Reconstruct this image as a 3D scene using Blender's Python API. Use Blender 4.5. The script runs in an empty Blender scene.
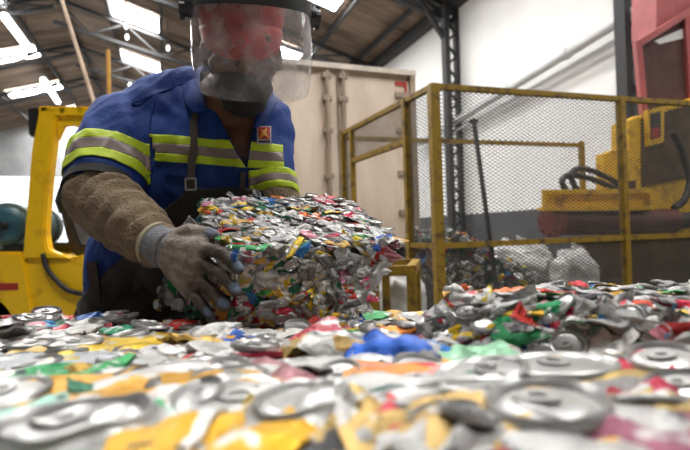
import bpy, bmesh, math, random
import numpy as np
from mathutils import Vector, Matrix, noise
from mathutils.bvhtree import BVHTree

scene = bpy.context.scene
C = scene.collection
random.seed(7); rng = np.random.default_rng(7)
R = math.radians

# ------------------------------------------------------------------ camera
FPX = 480.0
CAMZ = 1.0
cam_d = bpy.data.cameras.new('camera'); cam = bpy.data.objects.new('camera', cam_d); C.objects.link(cam)
cam_d.sensor_width = 36.0; cam_d.lens = FPX / 690.0 * 36.0
cam_d.clip_start = 0.02; cam_d.clip_end = 400
cam_rot = (Matrix.Rotation(R(90 + 0.72), 3, 'X') @ Matrix.Rotation(R(-1.8), 3, 'Z'))
cam.matrix_world = Matrix.Translation((0, 0, CAMZ)) @ cam_rot.to_4x4()
cam_d.dof.use_dof = True; cam_d.dof.focus_distance = 0.98; cam_d.dof.aperture_fstop = 4.2
scene.camera = cam

# ------------------------------------------------------------------ world, exposure
w = bpy.data.worlds.new('overcast_sky'); scene.world = w; w.use_nodes = True
bg = w.node_tree.nodes['Background']; bg.inputs[0].default_value = (0.90, 0.95, 1.0, 1); bg.inputs[1].default_value = 2.5
SKYLIGHT = 60.0
vs = scene.view_settings
vs.view_transform = 'Standard'; vs.look = 'None'; vs.gamma = 1.0; vs.use_curve_mapping = False
vs.exposure = -0.42

# ------------------------------------------------------------------ helpers
def at(u, v, d):
    """a place in the room seen at pixel u,v, at distance d ahead"""
    q = cam_rot @ Vector(((u - 345) / FPX, (225 - v) / FPX, -1.0))
    return Vector((0, 0, CAMZ)) + q * (d / q.y)

YAW = R(20.6)                       # the hall stands turned by this against the camera
BX = Vector((math.cos(YAW), math.sin(YAW), 0)); AX = Vector((-math.sin(YAW), math.cos(YAW), 0))
def hall(W, t, z): return BX * W + AX * t + Vector((0, 0, z))
def on_w(u, v, W):                  # pixel ray to the plane W = const of the hall -> (W,t,z)
    q = cam_rot @ Vector(((u - 345) / FPX, (225 - v) / FPX, -1.0)); k = W / q.dot(BX); p = q * k
    return W, p.dot(AX), CAMZ + p.z
def on_t(u, v, t):                  # pixel ray to the plane t = const
    q = cam_rot @ Vector(((u - 345) / FPX, (225 - v) / FPX, -1.0)); k = t / q.dot(AX); p = q * k
    return p.dot(BX), t, CAMZ + p.z

def node_mat(name):
    m = bpy.data.materials.new(name); m.use_nodes = True
    nt = m.node_tree; return m, nt, nt.nodes['Principled BSDF']

def mat(name, col, rough=0.6, metal=0.0, var=0.25, scale=6.0, bump=0.0, col2=None, detail=6, stretch=(1, 1, 1), lo=0.35, hi=0.68, bscale=None):
    m, nt, b = node_mat(name)
    tc = nt.nodes.new('ShaderNodeTexCoord'); mp = nt.nodes.new('ShaderNodeMapping'); mp.inputs['Scale'].default_value = stretch
    nt.links.new(tc.outputs['Object'], mp.inputs[0])
    n = nt.nodes.new('ShaderNodeTexNoise'); n.inputs['Scale'].default_value = scale; n.inputs['Detail'].default_value = detail
    nt.links.new(mp.outputs[0], n.inputs['Vector'])
    r = nt.nodes.new('ShaderNodeValToRGB')
    c2 = col2 if col2 else tuple(c * (1 - var) for c in col)
    r.color_ramp.elements[0].position = lo; r.color_ramp.elements[1].position = hi
    r.color_ramp.elements[0].color = (*c2, 1); r.color_ramp.elements[1].color = (*col, 1)
    nt.links.new(n.outputs[0], r.inputs[0]); nt.links.new(r.outputs[0], b.inputs['Base Color'])
    b.inputs['Roughness'].default_value = rough; b.inputs['Metallic'].default_value = metal
    if bump:
        n2 = nt.nodes.new('ShaderNodeTexNoise'); n2.inputs['Scale'].default_value = bscale or scale * 4; n2.inputs['Detail'].default_value = 4
        nt.links.new(mp.outputs[0], n2.inputs['Vector'])
        bp = nt.nodes.new('ShaderNodeBump'); bp.inputs['Strength'].default_value = bump; bp.inputs['Distance'].default_value = 0.01
        nt.links.new(n2.outputs[0], bp.inputs['Height']); nt.links.new(bp.outputs[0], b.inputs['Normal'])
    return m

def emit_mat(name, col, s):
    m = bpy.data.materials.new(name); m.use_nodes = True; nt = m.node_tree; nt.nodes.clear()
    o = nt.nodes.new('ShaderNodeOutputMaterial'); e = nt.nodes.new('ShaderNodeEmission')
    e.inputs[0].default_value = (*col, 1); e.inputs[1].default_value = s; nt.links.new(e.outputs[0], o.inputs[0]); return m

def link(name, me, parent=None, m=None, loc=None):
    o = bpy.data.objects.new(name, me); C.objects.link(o)
    if m is not None and me is not None:
        me.materials.clear()
        for k in (m if isinstance(m, (list, tuple)) else [m]): me.materials.append(k)
    if parent is not None:
        o.parent = parent; o.matrix_parent_inverse = Matrix.Identity(4)
    if loc is not None: o.location = loc
    return o

def tag(o, label=None, cat=None, group=None, kind=None):
    if label: o['label'] = label
    if cat: o['category'] = cat
    if group: o['group'] = group
    if kind: o['kind'] = kind
    return o

def thing(name, label, cat, loc=(0, 0, 0), rz=0.0, group=None):
    o = bpy.data.objects.new(name, None); C.objects.link(o); o.location = loc; o.rotation_euler = (0, 0, rz)
    o.empty_display_size = 0.1
    return tag(o, label, cat, group)

class MB:
    """collects shapes into one mesh; points are world points when org/rz are given (turned into the thing's own frame)"""
    def __init__(s, frame=None): s.v = []; s.f = []; s.fr = frame
    def p(s, q): s.v.append(tuple(q)); return len(s.v) - 1
    def box(s, a, b):
        i = len(s.v); x0, y0, z0 = a; x1, y1, z1 = b
        for z in (z0, z1):
            for x, y in ((x0, y0), (x1, y0), (x1, y1), (x0, y1)): s.v.append((x, y, z))
        for q in ((0, 3, 2, 1), (4, 5, 6, 7), (0, 1, 5, 4), (1, 2, 6, 5), (2, 3, 7, 6), (3, 0, 4, 7)): s.f.append([i + k for k in q])
        return s
    def bar(s, a, b, w, h=None, up=(0, 0, 1)):
        a = Vector(a); b = Vector(b); h = h or w; d = (b - a).normalized(); u = Vector(up)
        if abs(d.dot(u)) > 0.98: u = Vector((1, 0, 0))
        x = d.cross(u).normalized(); y = x.cross(d).normalized(); i = len(s.v)
        for c in (a, b):
            for sx, sy in ((-1, -1), (1, -1), (1, 1), (-1, 1)): s.v.append(tuple(c + x * sx * w / 2 + y * sy * h / 2))
        for q in ((0, 3, 2, 1), (4, 5, 6, 7), (0, 1, 5, 4), (1, 2, 6, 5), (2, 3, 7, 6), (3, 0, 4, 7)): s.f.append([i + k for k in q])
        return s
    def tube(s, pts, r, n=10, cap=True):
        pts = [Vector(q) for q in pts]; rs = r if isinstance(r, (list, tuple)) else [r] * len(pts); rings = []
        x = None
        for k, q in enumerate(pts):
            d = (pts[min(k + 1, len(pts) - 1)] - pts[max(k - 1, 0)]).normalized()
            if x is None:
                u = Vector((0, 0, 1)) if abs(d.z) < 0.9 else Vector((1, 0, 0)); x = d.cross(u).normalized()
            else: x = (x - d * x.dot(d)).normalized()
            y = d.cross(x); ring = []
            for j in range(n):
                a = 2 * math.pi * j / n; ring.append(s.p(q + (x * math.cos(a) + y * math.sin(a)) * rs[k]))
            rings.append(ring)
        for k in range(len(rings) - 1):
            for j in range(n): s.f.append([rings[k][j], rings[k][(j + 1) % n], rings[k + 1][(j + 1) % n], rings[k + 1][j]])
        if cap: s.f.append(rings[0][::-1]); s.f.append(rings[-1])
        return s
    def prism(s, poly, ext):
        """poly: points in space; ext: extrusion vector"""
        i = len(s.v); n = len(poly); e = Vector(ext)
        for q in poly: s.v.append(tuple(q))
        for q in poly: s.v.append(tuple(Vector(q) + e))
        s.f.append([i + k for k in range(n)][::-1]); s.f.append([i + n + k for k in range(n)])
        for k in range(n): s.f.append([i + k, i + (k + 1) % n, i + n + (k + 1) % n, i + n + k])
        return s
    def mesh(s, name, smooth=None, bevel=0.0):
        me = bpy.data.meshes.new(name); me.from_pydata(s.v, [], s.f); me.validate()
        bm = bmesh.new(); bm.from_mesh(me); bmesh.ops.recalc_face_normals(bm, faces=bm.faces)
        if bevel: bmesh.ops.bevel(bm, geom=bm.edges[:] , offset=bevel, segments=2, affect='EDGES', clamp_overlap=True)
        bm.to_mesh(me); bm.free()
        if smooth is not None:
            me.polygons.foreach_set('use_smooth', [True] * len(me.polygons)); me.set_sharp_from_angle(angle=R(smooth))
        return me
    def build(s, name, m, parent=None, smooth=None, bevel=0.0):
        if parent is not None:
            inv = (Matrix.Translation(parent_loc(parent)) @ Matrix.Rotation(parent_rz(parent), 4, 'Z')).inverted()
            s.v = [tuple(inv @ Vector(q)) for q in s.v]
        return link(name, s.mesh(name, smooth, bevel), parent, m)

def root_of(o):
    while o.parent is not None: o = o.parent
    return o
def parent_loc(o): return root_of(o).location
def parent_rz(o): return root_of(o).rotation_euler.z
# every MB point is given in world space; parts have identity basis, so the root alone carries the transform

# ------------------------------------------------------------------ materials
M = {}
M['white_wall'] = mat('white_wall', (0.86, 0.86, 0.85), 0.85, var=0.07, scale=1.2, detail=8, bump=0.05)
M['grey_dado'] = mat('grey_dado', (0.085, 0.09, 0.10), 0.8, var=0.3, scale=2.0)
M['grey_wall'] = mat('grey_wall', (0.42, 0.43, 0.44), 0.85, var=0.3, scale=1.0)
M['floor'] = mat('concrete_floor', (0.22, 0.215, 0.205), 0.8, var=0.45, scale=1.5, bump=0.1)
M['roof'] = mat('old_roof_sheet', (0.28, 0.20, 0.14), 0.8, scale=0.7, col2=(0.10, 0.07, 0.05), detail=9, stretch=(0.6, 2.2, 1))
M['steel_dark'] = mat('dark_steel', (0.04, 0.04, 0.043), 0.6, metal=0.2, var=0.4, scale=8)
M['steel_grey'] = mat('grey_painted_steel', (0.13, 0.135, 0.145), 0.55, var=0.3, scale=6)
M['skylight'] = emit_mat('skylight_daylight', (1.0, 0.98, 0.95), SKYLIGHT)
M['tube_glow'] = emit_mat('fluorescent_glow', (0.95, 0.98, 1.0), 30.0)
M['cage_yellow'] = mat('worn_yellow_paint', (0.29, 0.175, 0.010), 0.5, scale=14, col2=(0.11, 0.062, 0.018), detail=9, lo=0.33, hi=0.5)
M['cage_mesh'] = mat('dull_mesh_metal', (0.085, 0.08, 0.07), 0.5, metal=0.3, var=0.4, scale=4)
M['fork_yellow'] = mat('forklift_yellow', (0.90, 0.54, 0.006), 0.38, scale=7, col2=(0.60, 0.32, 0.01), lo=0.25, hi=0.45)
M['press_yellow'] = mat('press_yellow', (0.80, 0.47, 0.01), 0.5, scale=7, col2=(0.38, 0.2, 0.015), lo=0.3, hi=0.5)
M['press_red'] = mat('press_salmon_red', (0.42, 0.10, 0.10), 0.5, var=0.25, scale=4)
M['cyl_red'] = mat('cylinder_dark_red', (0.12, 0.018, 0.014), 0.35, var=0.5, scale=5)
M['rust_panel'] = mat('rusty_panel', (0.12, 0.068, 0.026), 0.75, var=0.6, scale=5)
M['maroon_panel'] = mat('maroon_panel', (0.11, 0.05, 0.045), 0.75, var=0.35, scale=6)
M['rubber'] = mat('black_rubber', (0.018, 0.018, 0.02), 0.5, var=0.3, scale=20)
M['teal'] = mat('teal_tank_paint', (0.035, 0.115, 0.15), 0.4, var=0.4, scale=9)
M['teal_rim'] = mat('tank_rim_grey_green', (0.16, 0.22, 0.22), 0.5, var=0.3, scale=9)
M['red_paint'] = mat('red_sticker', (0.42, 0.03, 0.02), 0.5, var=0.2, scale=20)
M['truck'] = mat('truck_box_cream', (0.72, 0.61, 0.50), 0.65, scale=1.6, col2=(0.58, 0.46, 0.36), detail=10, stretch=(2.2, 1, 0.7))
M['truck_trim'] = mat('truck_trim', (0.42, 0.33, 0.25), 0.5, var=0.35, scale=6)
M['bag'] = mat('white_woven_bag', (0.62, 0.62, 0.61), 0.8, var=0.3, scale=7, bump=0.3, bscale=22)
M['pipe'] = mat('pale_grey_pipe', (0.62, 0.63, 0.64), 0.5, var=0.1, scale=2)
M['pole_tan'] = mat('tan_conduit', (0.45, 0.32, 0.22), 0.6, var=0.3, scale=3)
M['pole_yellow'] = mat('ochre_pole', (0.52, 0.26, 0.03), 0.6, var=0.3, scale=5)
M['alu'] = mat('bare_aluminium', (0.46, 0.46, 0.455), 0.34, metal=0.65, var=0.25, scale=60)
M['bale_core'] = mat('pressed_foil_core', (0.16, 0.15, 0.14), 0.4, metal=0.55, scale=45, col2=(0.03, 0.028, 0.026), bump=1.0, bscale=60)

def can_material():
    m, nt, b = node_mat('printed_can'); N = nt.nodes; L = nt.links
    oi = N.new('ShaderNodeObjectInfo'); tc = N.new('ShaderNodeTexCoord')
    mul = N.new('ShaderNodeMath'); mul.operation = 'MULTIPLY'; mul.inputs[1].default_value = 57.0; L.new(oi.outputs['Random'], mul.inputs[0])
    add = N.new('ShaderNodeVectorMath'); add.operation = 'ADD'; L.new(tc.outputs['Object'], add.inputs[0]); L.new(mul.outputs[0], add.inputs[1])
    def band(scale, lo, hi, detail=3):
        n = N.new('ShaderNodeTexNoise'); n.inputs['Scale'].default_value = scale; n.inputs['Detail'].default_value = detail
        L.new(add.outputs[0], n.inputs['Vector'])
        r = N.new('ShaderNodeMapRange'); r.inputs[1].default_value = lo; r.inputs[2].default_value = hi; L.new(n.outputs[0], r.inputs[0]); return r.outputs[0]
    def mix(f, a, c):
        x = N.new('ShaderNodeMix'); x.data_type = 'RGBA'; L.new(f, x.inputs[0])
        for sock, val in ((x.inputs[6], a), (x.inputs[7], c)):
            if isinstance(val, tuple): sock.default_value = (*val, 1)
            else: L.new(val, sock)
        return x.outputs[2]
    hue = N.new('ShaderNodeHueSaturation'); L.new(oi.outputs['Color'], hue.inputs['Color'])
    hr = N.new('ShaderNodeMapRange'); hr.inputs[3].default_value = 0.485; hr.inputs[4].default_value = 0.515; L.new(oi.outputs['Random'], hr.inputs[0]); L.new(hr.outputs[0], hue.inputs['Hue'])
    c = mix(band(17, 0.60, 0.63), hue.outputs[0], (0.55, 0.55, 0.54))        # white print fields
    c = mix(band(34, 0.70, 0.72), c, (0.42, 0.03, 0.03))                       # red lettering-like marks
    c = mix(band(48, 0.66, 0.69), c, (0.03, 0.03, 0.045))                      # dark print
    c = mix(band(30, 0.62, 0.66, 8), c, (0.40, 0.40, 0.40))                    # rubbed to bare metal
    L.new(c, b.inputs['Base Color'])
    met = band(13, 0.35, 0.7); mm = N.new('ShaderNodeMath'); mm.operation = 'MULTIPLY_ADD'; mm.inputs[1].default_value = 0.5; mm.inputs[2].default_value = 0.32; L.new(met, mm.inputs[0])
    L.new(mm.outputs[0], b.inputs['Metallic']); b.inputs['Roughness'].default_value = 0.36
    n = N.new('ShaderNodeTexNoise'); n.inputs['Scale'].default_value = 60; n.inputs['Detail'].default_value = 9; n.inputs['Roughness'].default_value = 0.6; L.new(add.outputs[0], n.inputs['Vector'])
    bp = N.new('ShaderNodeBump'); bp.inputs['Strength'].default_value = 0.8; bp.inputs['Distance'].default_value = 0.006
    L.new(n.outputs[0], bp.inputs['Height']); L.new(bp.outputs[0], b.inputs['Normal'])
    return m
M['can'] = can_material()

# ================================================================== THE HALL
WR, WL, TF, TN = 7.5, -17.5, 38.75, -10.0
EAVE, SL, RIDGE = 7.125, 0.30, -3.75
def roof_z(W): return EAVE + SL * (WR - W) if W > RIDGE else EAVE + SL * (WR - RIDGE) - SL * (RIDGE - W)

def hall_obj(name, mb, m, kind='structure', smooth=None, bevel=0.0):
    o = link(name, mb.mesh(name, smooth, bevel), None, m); o.rotation_euler = (0, 0, YAW)
    if kind: o['kind'] = kind
    return o

hall_obj('floor', MB().box((WL - 1, TN, -0.2), (WR + 1, TF + 30, 0)), M['floor'])
hall_obj('wall_right', MB().box((WR, TN, 0), (WR + 0.3, TF, EAVE + 0.1)), M['white_wall'])
hall_obj('trim_1', MB().box((WR - 0.012, TN, 0), (WR, TF, 1.34)), M['grey_dado'])       # grey painted dado
hall_obj('wall_left', MB().box((WL - 0.3, TN, 0), (WL, TF, 6.25)), M['grey_wall'])
# far gable wall with a wide open loading door
b = MB(); zl = roof_z(WL)
D0, D1, DH = -16.5, -4.25, 5.5
b.prism([(WL, TF, 0), (D0, TF, 0), (D0, TF, DH), (WL, TF, DH)], (0, 0.3, 0))
b.prism([(D1, TF, 0), (WR, TF, 0), (WR, TF, DH), (D1, TF, DH)], (0, 0.3, 0))
b.prism([(WL, TF, DH), (WR, TF, DH), (WR, TF, EAVE), (RIDGE, TF, roof_z(RIDGE)), (WL, TF, zl)], (0, 0.3, 0))
hall_obj('wall_back', b, M['grey_wall'])
hall_obj('wall_front', MB().prism([(WL, TN, 0), (WR, TN, 0), (WR, TN, EAVE), (RIDGE, TN, roof_z(RIDGE)), (WL, TN, zl)], (0, -0.3, 0)), mat('dim_wall', (0.27, 0.27, 0.27), 0.85))  # unseen wall behind the camera, added and kept dark to cut front fill
# corrugated roof slopes, ribs running down the slope
def slope(name, W0, W1):
    mb = MB(); n = int((TF - TN) / 0.16); prev = None
    for k in range(n + 1):
        t = TN + (TF - TN) * k / n; dz = 0.045 if k % 2 else 0.0
        a = mb.p((W0, t, roof_z(W0 - 1e-6 if W0 > RIDGE else W0) + dz)); c = mb.p((W1, t, roof_z(W1) + dz))
        if prev: mb.f.append([prev[0], a, c, prev[1]])
        prev = (a, c)
    return hall_obj(name, mb, M['roof'])
slope('ceiling', WR + 0.3, RIDGE); slope('ceiling', RIDGE, WL - 0.3)

# skylight panes let into the roof sheets, each in a dark frame
BAY0, BAY = 1.19, 4.91
nwin = 0
def skylight(W0, W1, t0, t1):
    global nwin; nwin += 1
    z = lambda W: roof_z(W) - 0.03
    fr = MB()
    for a, c in (((W0, t0), (W1, t0)), ((W0, t1), (W1, t1)), ((W0, t0), (W0, t1)), ((W1, t0), (W1, t1))):
        fr.bar((*a, z(a[0]) - 0.01), (*c, z(c[0]) - 0.01), 0.07, 0.05)
    o = hall_obj('window_%d' % nwin, fr, M['steel_dark'])
    p = MB().prism([(W0, t0, z(W0)), (W1, t0, z(W1)), (W1, t1, z(W1)), (W0, t1, z(W0))], (0, 0, 0.02))
    link('pane', p.mesh('pane'), o, M['skylight'])
for k in range(-4, 4): skylight(-1.75, 0.0, 19.4 + 5.19 * k, 20.95 + 5.19 * k)  # nearest panes in this row and the next are unseen, added for light
for k in range(-3, 5): skylight(3.44, 5.12, 12.4 + 4.91 * k, 13.9 + 4.91 * k)
for k in range(-3, 3): skylight(-8.0, -5.4, 25.5 + 5.4 * k, 26.9 + 5.4 * k)

# purlins along the hall
for k, W in enumerate((6.75, 5.35, 3.25, 1.5, 0.08, -1.82, -3.6, -5.25, -8.25, -11.2)):
    hall_obj('trim_%d' % (k + 2), MB().bar((W, TN, roof_z(W) - 0.1), (W, TF, roof_z(W) - 0.1), 0.10, 0.16), M['steel_dark'])

hall_obj('trim_30', MB().bar((WR - 0.14, TN, EAVE - 0.12), (WR - 0.14, TF, EAVE - 0.12), 0.26, 0.30), M['steel_dark'])
# lattice roof trusses across the hall
unit_bar = MB().box((-0.5, -0.5, 0), (0.5, 0.5, 1)).mesh('bar')
unit_bar.materials.append(M['steel_dark'])
def stick(name, a, c, wdt, parent, hgt=None):
    """shared unit bar stretched from a to c (points in the parent's own frame)"""
    o = bpy.data.objects.new(name, unit_bar); C.objects.link(o); o.parent = parent
    a = Vector(a); c = Vector(c); d = c - a
    q = d.to_track_quat('Z', 'Y'); o.matrix_basis = Matrix.Translation(a) @ q.to_matrix().to_4x4() @ Matrix.Diagonal((wdt, hgt or wdt, d.length, 1))
    return o
for k in range(1, 7):
    t = BAY0 + BAY * k
    tr = thing('roof_truss', 'dark steel lattice truss under the sheet roof of the hall', 'truss', AX * t, YAW, 'roof trusses across the hall')
    for W0, W1 in ((WR - 0.05, RIDGE), (RIDGE, WL + 0.1)):
        z0, z1 = roof_z(W0) - 0.25, roof_z(W1) - 0.25
        stick('top_chord', (W0, 0, z0), (W1, 0, z1), 0.12, tr)
        stick('bottom_chord', (W0, 0, z0 - 0.35), (W1, 0, z1 - 0.94), 0.13, tr)
        n = 9
        for j in range(n):
            f0, f1 = j / n, (j + 1) / n; P = lambda f, low: (W0 + (W1 - W0) * f, 0, z0 + (z1 - z0) * f - (0.35 + 0.59 * f if low else 0))
            stick('web_bar', P(f0, j % 2 == 0), P(f1, j % 2 == 1), 0.065, tr)

# lattice wall columns
for k, (t, lab) in enumerate(((BAY0 + BAY * 0.945, 'dark grey lattice steel column rising behind the red press hood'), (BAY0 + BAY * 2, 'dark grey lattice steel column on the white wall behind the mesh cage'),
                              (BAY0 + BAY * 3, 'dark grey lattice steel column on the white wall beyond the truck'))):
    c = thing('steel_column', lab, 'column', hall(WR - 0.25, t, 0), YAW)
    stick('flange', (-0.16, -0.15, 0), (-0.16, -0.15, EAVE - 0.2), 0.14, c, 0.2)
    stick('flange', (0.16, -0.15, 0), (0.16, -0.15, EAVE - 0.2), 0.10, c, 0.15)
    n = 22; h = (EAVE - 0.3) / n
    for j in range(n): stick('lacing_bar', (-0.16 if j % 2 else 0.16, -0.15, j * h), (0.16 if j % 2 else -0.16, -0.15, (j + 1) * h), 0.055, c)
    if k: stick('knee_brace', (-0.19, -0.12, EAVE - 1.1), (-0.9, -0.12, EAVE - 0.1), 0.11, c)

# pale pipe sloping along the white wall
a = hall(*on_w(420, 143, 7.34)); c = hall(*on_w(700, -28, 7.25))
pp = thing('wall_pipe', 'pale grey pipe running slantwise up the white wall', 'pipe', a)
MB().tube([a, c], 0.095, 12).build('pipe_run', M['pipe'], pp, 40)
a2, c2 = a + Vector((0, 0, -0.25)), c + Vector((0, 0, -0.25)); MB().tube([a2, c2], 0.03, 8).build('thin_pipe', M['pipe'], pp, 40)
for f in (0.2, 0.32, 0.5, 0.7): q = a.lerp(c, f); MB().tube([q - (c - a).normalized() * 0.05, q + (c - a).normalized() * 0.06], 0.115, 12).build('coupling', M['pipe'], pp, 40)

# fluorescent tube lamps hung near the ridge
for u0, v0, u1, v1 in ((4, 16, 28, 48), (43, 80, 58, 102)):
    z = 9.0; q0 = at(u0, v0, 10); k0 = (z - CAMZ) / (q0.z - CAMZ); q1 = at(u1, v1, 10); k1 = (z - CAMZ) / (q1.z - CAMZ)
    p0 = Vector((q0.x * k0, q0.y * k0, z)); p1 = Vector((q1.x * k1, q1.y * k1, z))
    lp = thing('fluorescent_lamp', 'long lit fluorescent lamp hanging under the roof ridge', 'lamp', p0, 0, 'fluorescent lamps under the ridge')
    MB().tube([p0, p1], 0.12, 8).build('tube', M['tube_glow'], lp, 40)
    MB().bar(p0 + Vector((0, 0, 0.14)), p1 + Vector((0, 0, 0.14)), 0.25, 0.08).build('housing', M['steel_grey'], lp)
    for f in (0.1, 0.9): q = p0.lerp(p1, f); MB().tube([q + Vector((0, 0, 0.15)), q + Vector((0, 0, 1.15))], 0.015, 6).build('hanger', M['steel_dark'], lp)
# pendant round lamps
for u, v, z in ((126, 26, 8.0), (127, 37, 8.0), (168, 48, 8.0)):
    q = at(u, v, 10); k = (z - CAMZ) / (q.z - CAMZ); p = Vector((q.x * k, q.y * k, z))
    lp = thing('pendant_lamp', 'small round pendant lamp hung from the roof beside the skylights', 'lamp', p, 0, 'small pendant lamps')
    MB().tube([p + Vector((0, 0, a)) for a in (-0.1, -0.06, 0, 0.06, 0.1)], [0.02, 0.05, 0.06, 0.045, 0.015], 12).build('bulb', emit_mat('bulb_glow', (1, 1, 1), 6), lp, 50)
    MB().tube([p + Vector((0, 0, 0.09)), p + Vector((0, 0, 1.1))], 0.02, 6).build('cord', M['steel_dark'], lp)

# poles in the hall behind the forklift
p0, p1 = at(58, -12, 7.6), at(101, 125, 7.0)
d_ = (p1 - p0).normalized(); f0 = p1 + d_ * ((p1.z) / -d_.z)
po = thing('leaning_pole', 'long tan pole standing aslant behind the forklift guard', 'pole', f0)
MB().tube([f0, p0 - d_ * 0.4], 0.03, 8).build('pole_shaft', M['pole_tan'], po, 40)
MB().tube([f0 + Vector((0, 0, 0.0)), f0 + Vector((0, 0, 0.05))], 0.1, 10).build('foot_plate', M['steel_dark'], po, 40)
p1 = at(108, 50, 8.0); f0 = Vector((p1.x, p1.y, 0))
po = thing('marker_pole', 'thin upright ochre yellow pole behind the forklift guard', 'pole', f0)
MB().tube([f0, p1], 0.035, 8).build('pole_shaft', M['pole_yellow'], po, 40)
MB().tube([f0, f0 + Vector((0, 0, 0.06))], 0.12, 10).build('foot_plate', M['steel_dark'], po, 40)

# ================================================================== TRUCK
TT = on_t(412, 72, 1)[1]
pc = at(412, 72, 6.8); tW, tT, tZ = pc.dot(BX), pc.dot(AX), pc.z
tk = thing('box_truck', 'cream box truck body seen from its closed rear doors', 'truck', hall(tW - 1.2, tT + 3, 0), YAW)
def hb(p, q): # box given in hall coordinates -> world points
    m = MB(); m.box(p, q); m.v = [tuple(hall(*x)) for x in m.v]; return m
TB = 0.75
hb((tW - 2.45, tT + 0.04, TB), (tW, tT + 6, tZ - 0.05)).build('box_body', M['truck'], tk, bevel=0.01)
mid = on_t(338, 120, tT)[0]
for x0, x1 in ((tW - 2.42, mid - 0.01), (mid + 0.01, tW - 0.04)):
    d = hb((x0, tT, TB + 0.06), (x1, tT + 0.04, tZ - 0.14)).build('door', M['truck'], tk, bevel=0.008)
    for zz in (1.2, 1.75, 2.35, 2.85):
        xs = x0 + 0.02 if x0 < mid - 0.5 else x1 - 0.02
        hb((min(xs, xs + (0.22 if xs == x0 + 0.02 else -0.22)), tT - 0.03, zz), (max(xs, xs + (0.22 if xs == x0 + 0.02 else -0.22)), tT, zz + 0.07)).build('hinge', M['truck_trim'], d)
for u in (327, 343):
    x = on_t(u, 120, tT)[0]
    rod = MB().tube([hall(x, tT - 0.05, TB + 0.05), hall(x, tT - 0.05, tZ - 0.1)], 0.028, 8).build('locking_rod', M['truck_trim'], tk, 40)
    for zz in (1.15, 1.7, 2.3, tZ - 0.5, tZ - 0.2): hb((x - 0.06, tT - 0.07, zz), (x + 0.06, tT, zz + 0.06)).build('rod_bracket', M['truck_trim'], rod)
hb((tW - 2.5, tT - 0.06, tZ - 0.07), (tW + 0.03, tT + 6, tZ)).build('roof_edge', mat('roof_edge_cream', (0.66, 0.58, 0.5), 0.6), tk)
hb((tW - 0.06, tT - 0.05, TB), (tW + 0.02, tT + 0.05, tZ - 0.05)).build('corner_post', M['truck_trim'], tk)
q = on_t(402, 84, tT)
hb((q[0] - 0.11, tT - 0.012, q[2] - 0.03), (q[0] + 0.07, tT + 0.0, q[2] + 0.03)).build('reflector_bar', M['red_paint'], tk)
hb((q[0] + 0.03, tT - 0.012, q[2] - 0.16), (q[0] + 0.07, tT + 0.0, q[2] - 0.03)).build('reflector_bar', M['red_paint'], tk)
hb((tW - 2.4, tT + 0.1, 0.45), (tW - 0.1, tT + 6, TB)).build('chassis', M['steel_dark'], tk)
hb((tW - 2.4, tT - 0.05, 0.4), (tW - 0.05, tT + 0.05, 0.55)).build('bumper', M['steel_dark'], tk)
for x in (tW - 2.2, tW - 0.3):
    for t in (1.2, 4.6): MB().tube([hall(x - 0.14, tT + t, 0.45), hall(x + 0.14, tT + t, 0.45)], 0.45, 24).build('wheel', M['rubber'], tk, 40)

# ================================================================== MESH CAGE
CZ = 1.1
P0 = at(433, 84, 3.67); P1 = at(620, 98, 4.22); 
topz = P0.z
P0 = Vector((P0.x, P0.y, 0)); P1 = Vector((P1.x, P1.y, 0)); fd = (P1 - P0).normalized()
P2 = P1 + fd * 1.85
E = at(343, 133, 5.35); E = Vector((E.x, E.y, 0)); sd = (E - P0).normalized(); SLn = (E - P0).length
def side_at(u): # distance along the side where pixel column u meets it
    lo, hi = 0.0, SLn
    q = cam_rot @ Vector(((u - 345) / FPX, 0.05, -1)); n = Vector((q.y, -q.x, 0)); return -P0.dot(n) / sd.dot(n)
s1, s2 = side_at(409), side_at(354)
cg = thing('mesh_cage', 'yellow framed safety cage of expanded metal mesh round the press', 'cage', P0, 0)
Z = Vector((0, 0, 1))
def post(p, wdt, h=topz): MB().bar(p, p + Z * h, wdt, wdt, up=fd).build('post', M['cage_yellow'], cg, bevel=0.004)
def rail(a, c, za, wdt, zc=None): MB().bar(a + Z * za, c + Z * (zc if zc is not None else za), wdt).build('rail', M['cage_yellow'], cg, bevel=0.003)
post(P0, 0.075); post(P1, 0.06); post(P2, 0.06)
S1 = P0 + sd * s1; S2 = P0 + sd * s2
post(S1, 0.06); post(S2, 0.05); post(E, 0.06)
midz = at(500, 243, 3.9).z
rail(P0, P2, topz - 0.02, 0.045); rail(P0, P2, midz, 0.045); rail(P0, P2, 0.12, 0.045)
rail(P0, E, topz - 0.02, 0.045); rail(S1, S2, at(410, 141, P0.lerp(E, s1 / SLn).y).z, 0.05); rail(P0, S1, midz, 0.04)
P3 = P0 + sd * SLn; B1 = E + fd * 3.3
rail(E, B1, at(354, 138, 5.35).z, 0.05); post(B1, 0.06, at(354, 138, 5.35).z + 0.05)
def diamond(name, p, dirv, L, z0, z1, cw=0.052, ch=0.03, wire=0.0042, off=0.0):
    mb = MB(); H = z1 - z0; nrm = dirv.cross(Z).normalized(); sl = ch / cw
    c = -H / sl
    while c < L:
        for fam in (0, 1):
            xa, xb = max(0, c), min(L, c + H / sl)
            if xb - xa < 0.01: continue
            za, zb = (xa - c) * sl, (xb - c) * sl
            if fam: za, zb = H - za, H - zb
            mb.bar(p + dirv * xa + Z * (z0 + za) + nrm * (off + 0.002 * fam), p + dirv * xb + Z * (z0 + zb) + nrm * (off + 0.002 * fam), wire, wire, up=nrm)
        c += cw
    o = mb.build(name, M['cage_mesh'], cg); o['kind'] = 'stuff'; return o
LF = (P1 - P0).length
diamond('mesh_panel', P0, fd, LF, 0.14, topz - 0.03)
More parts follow.
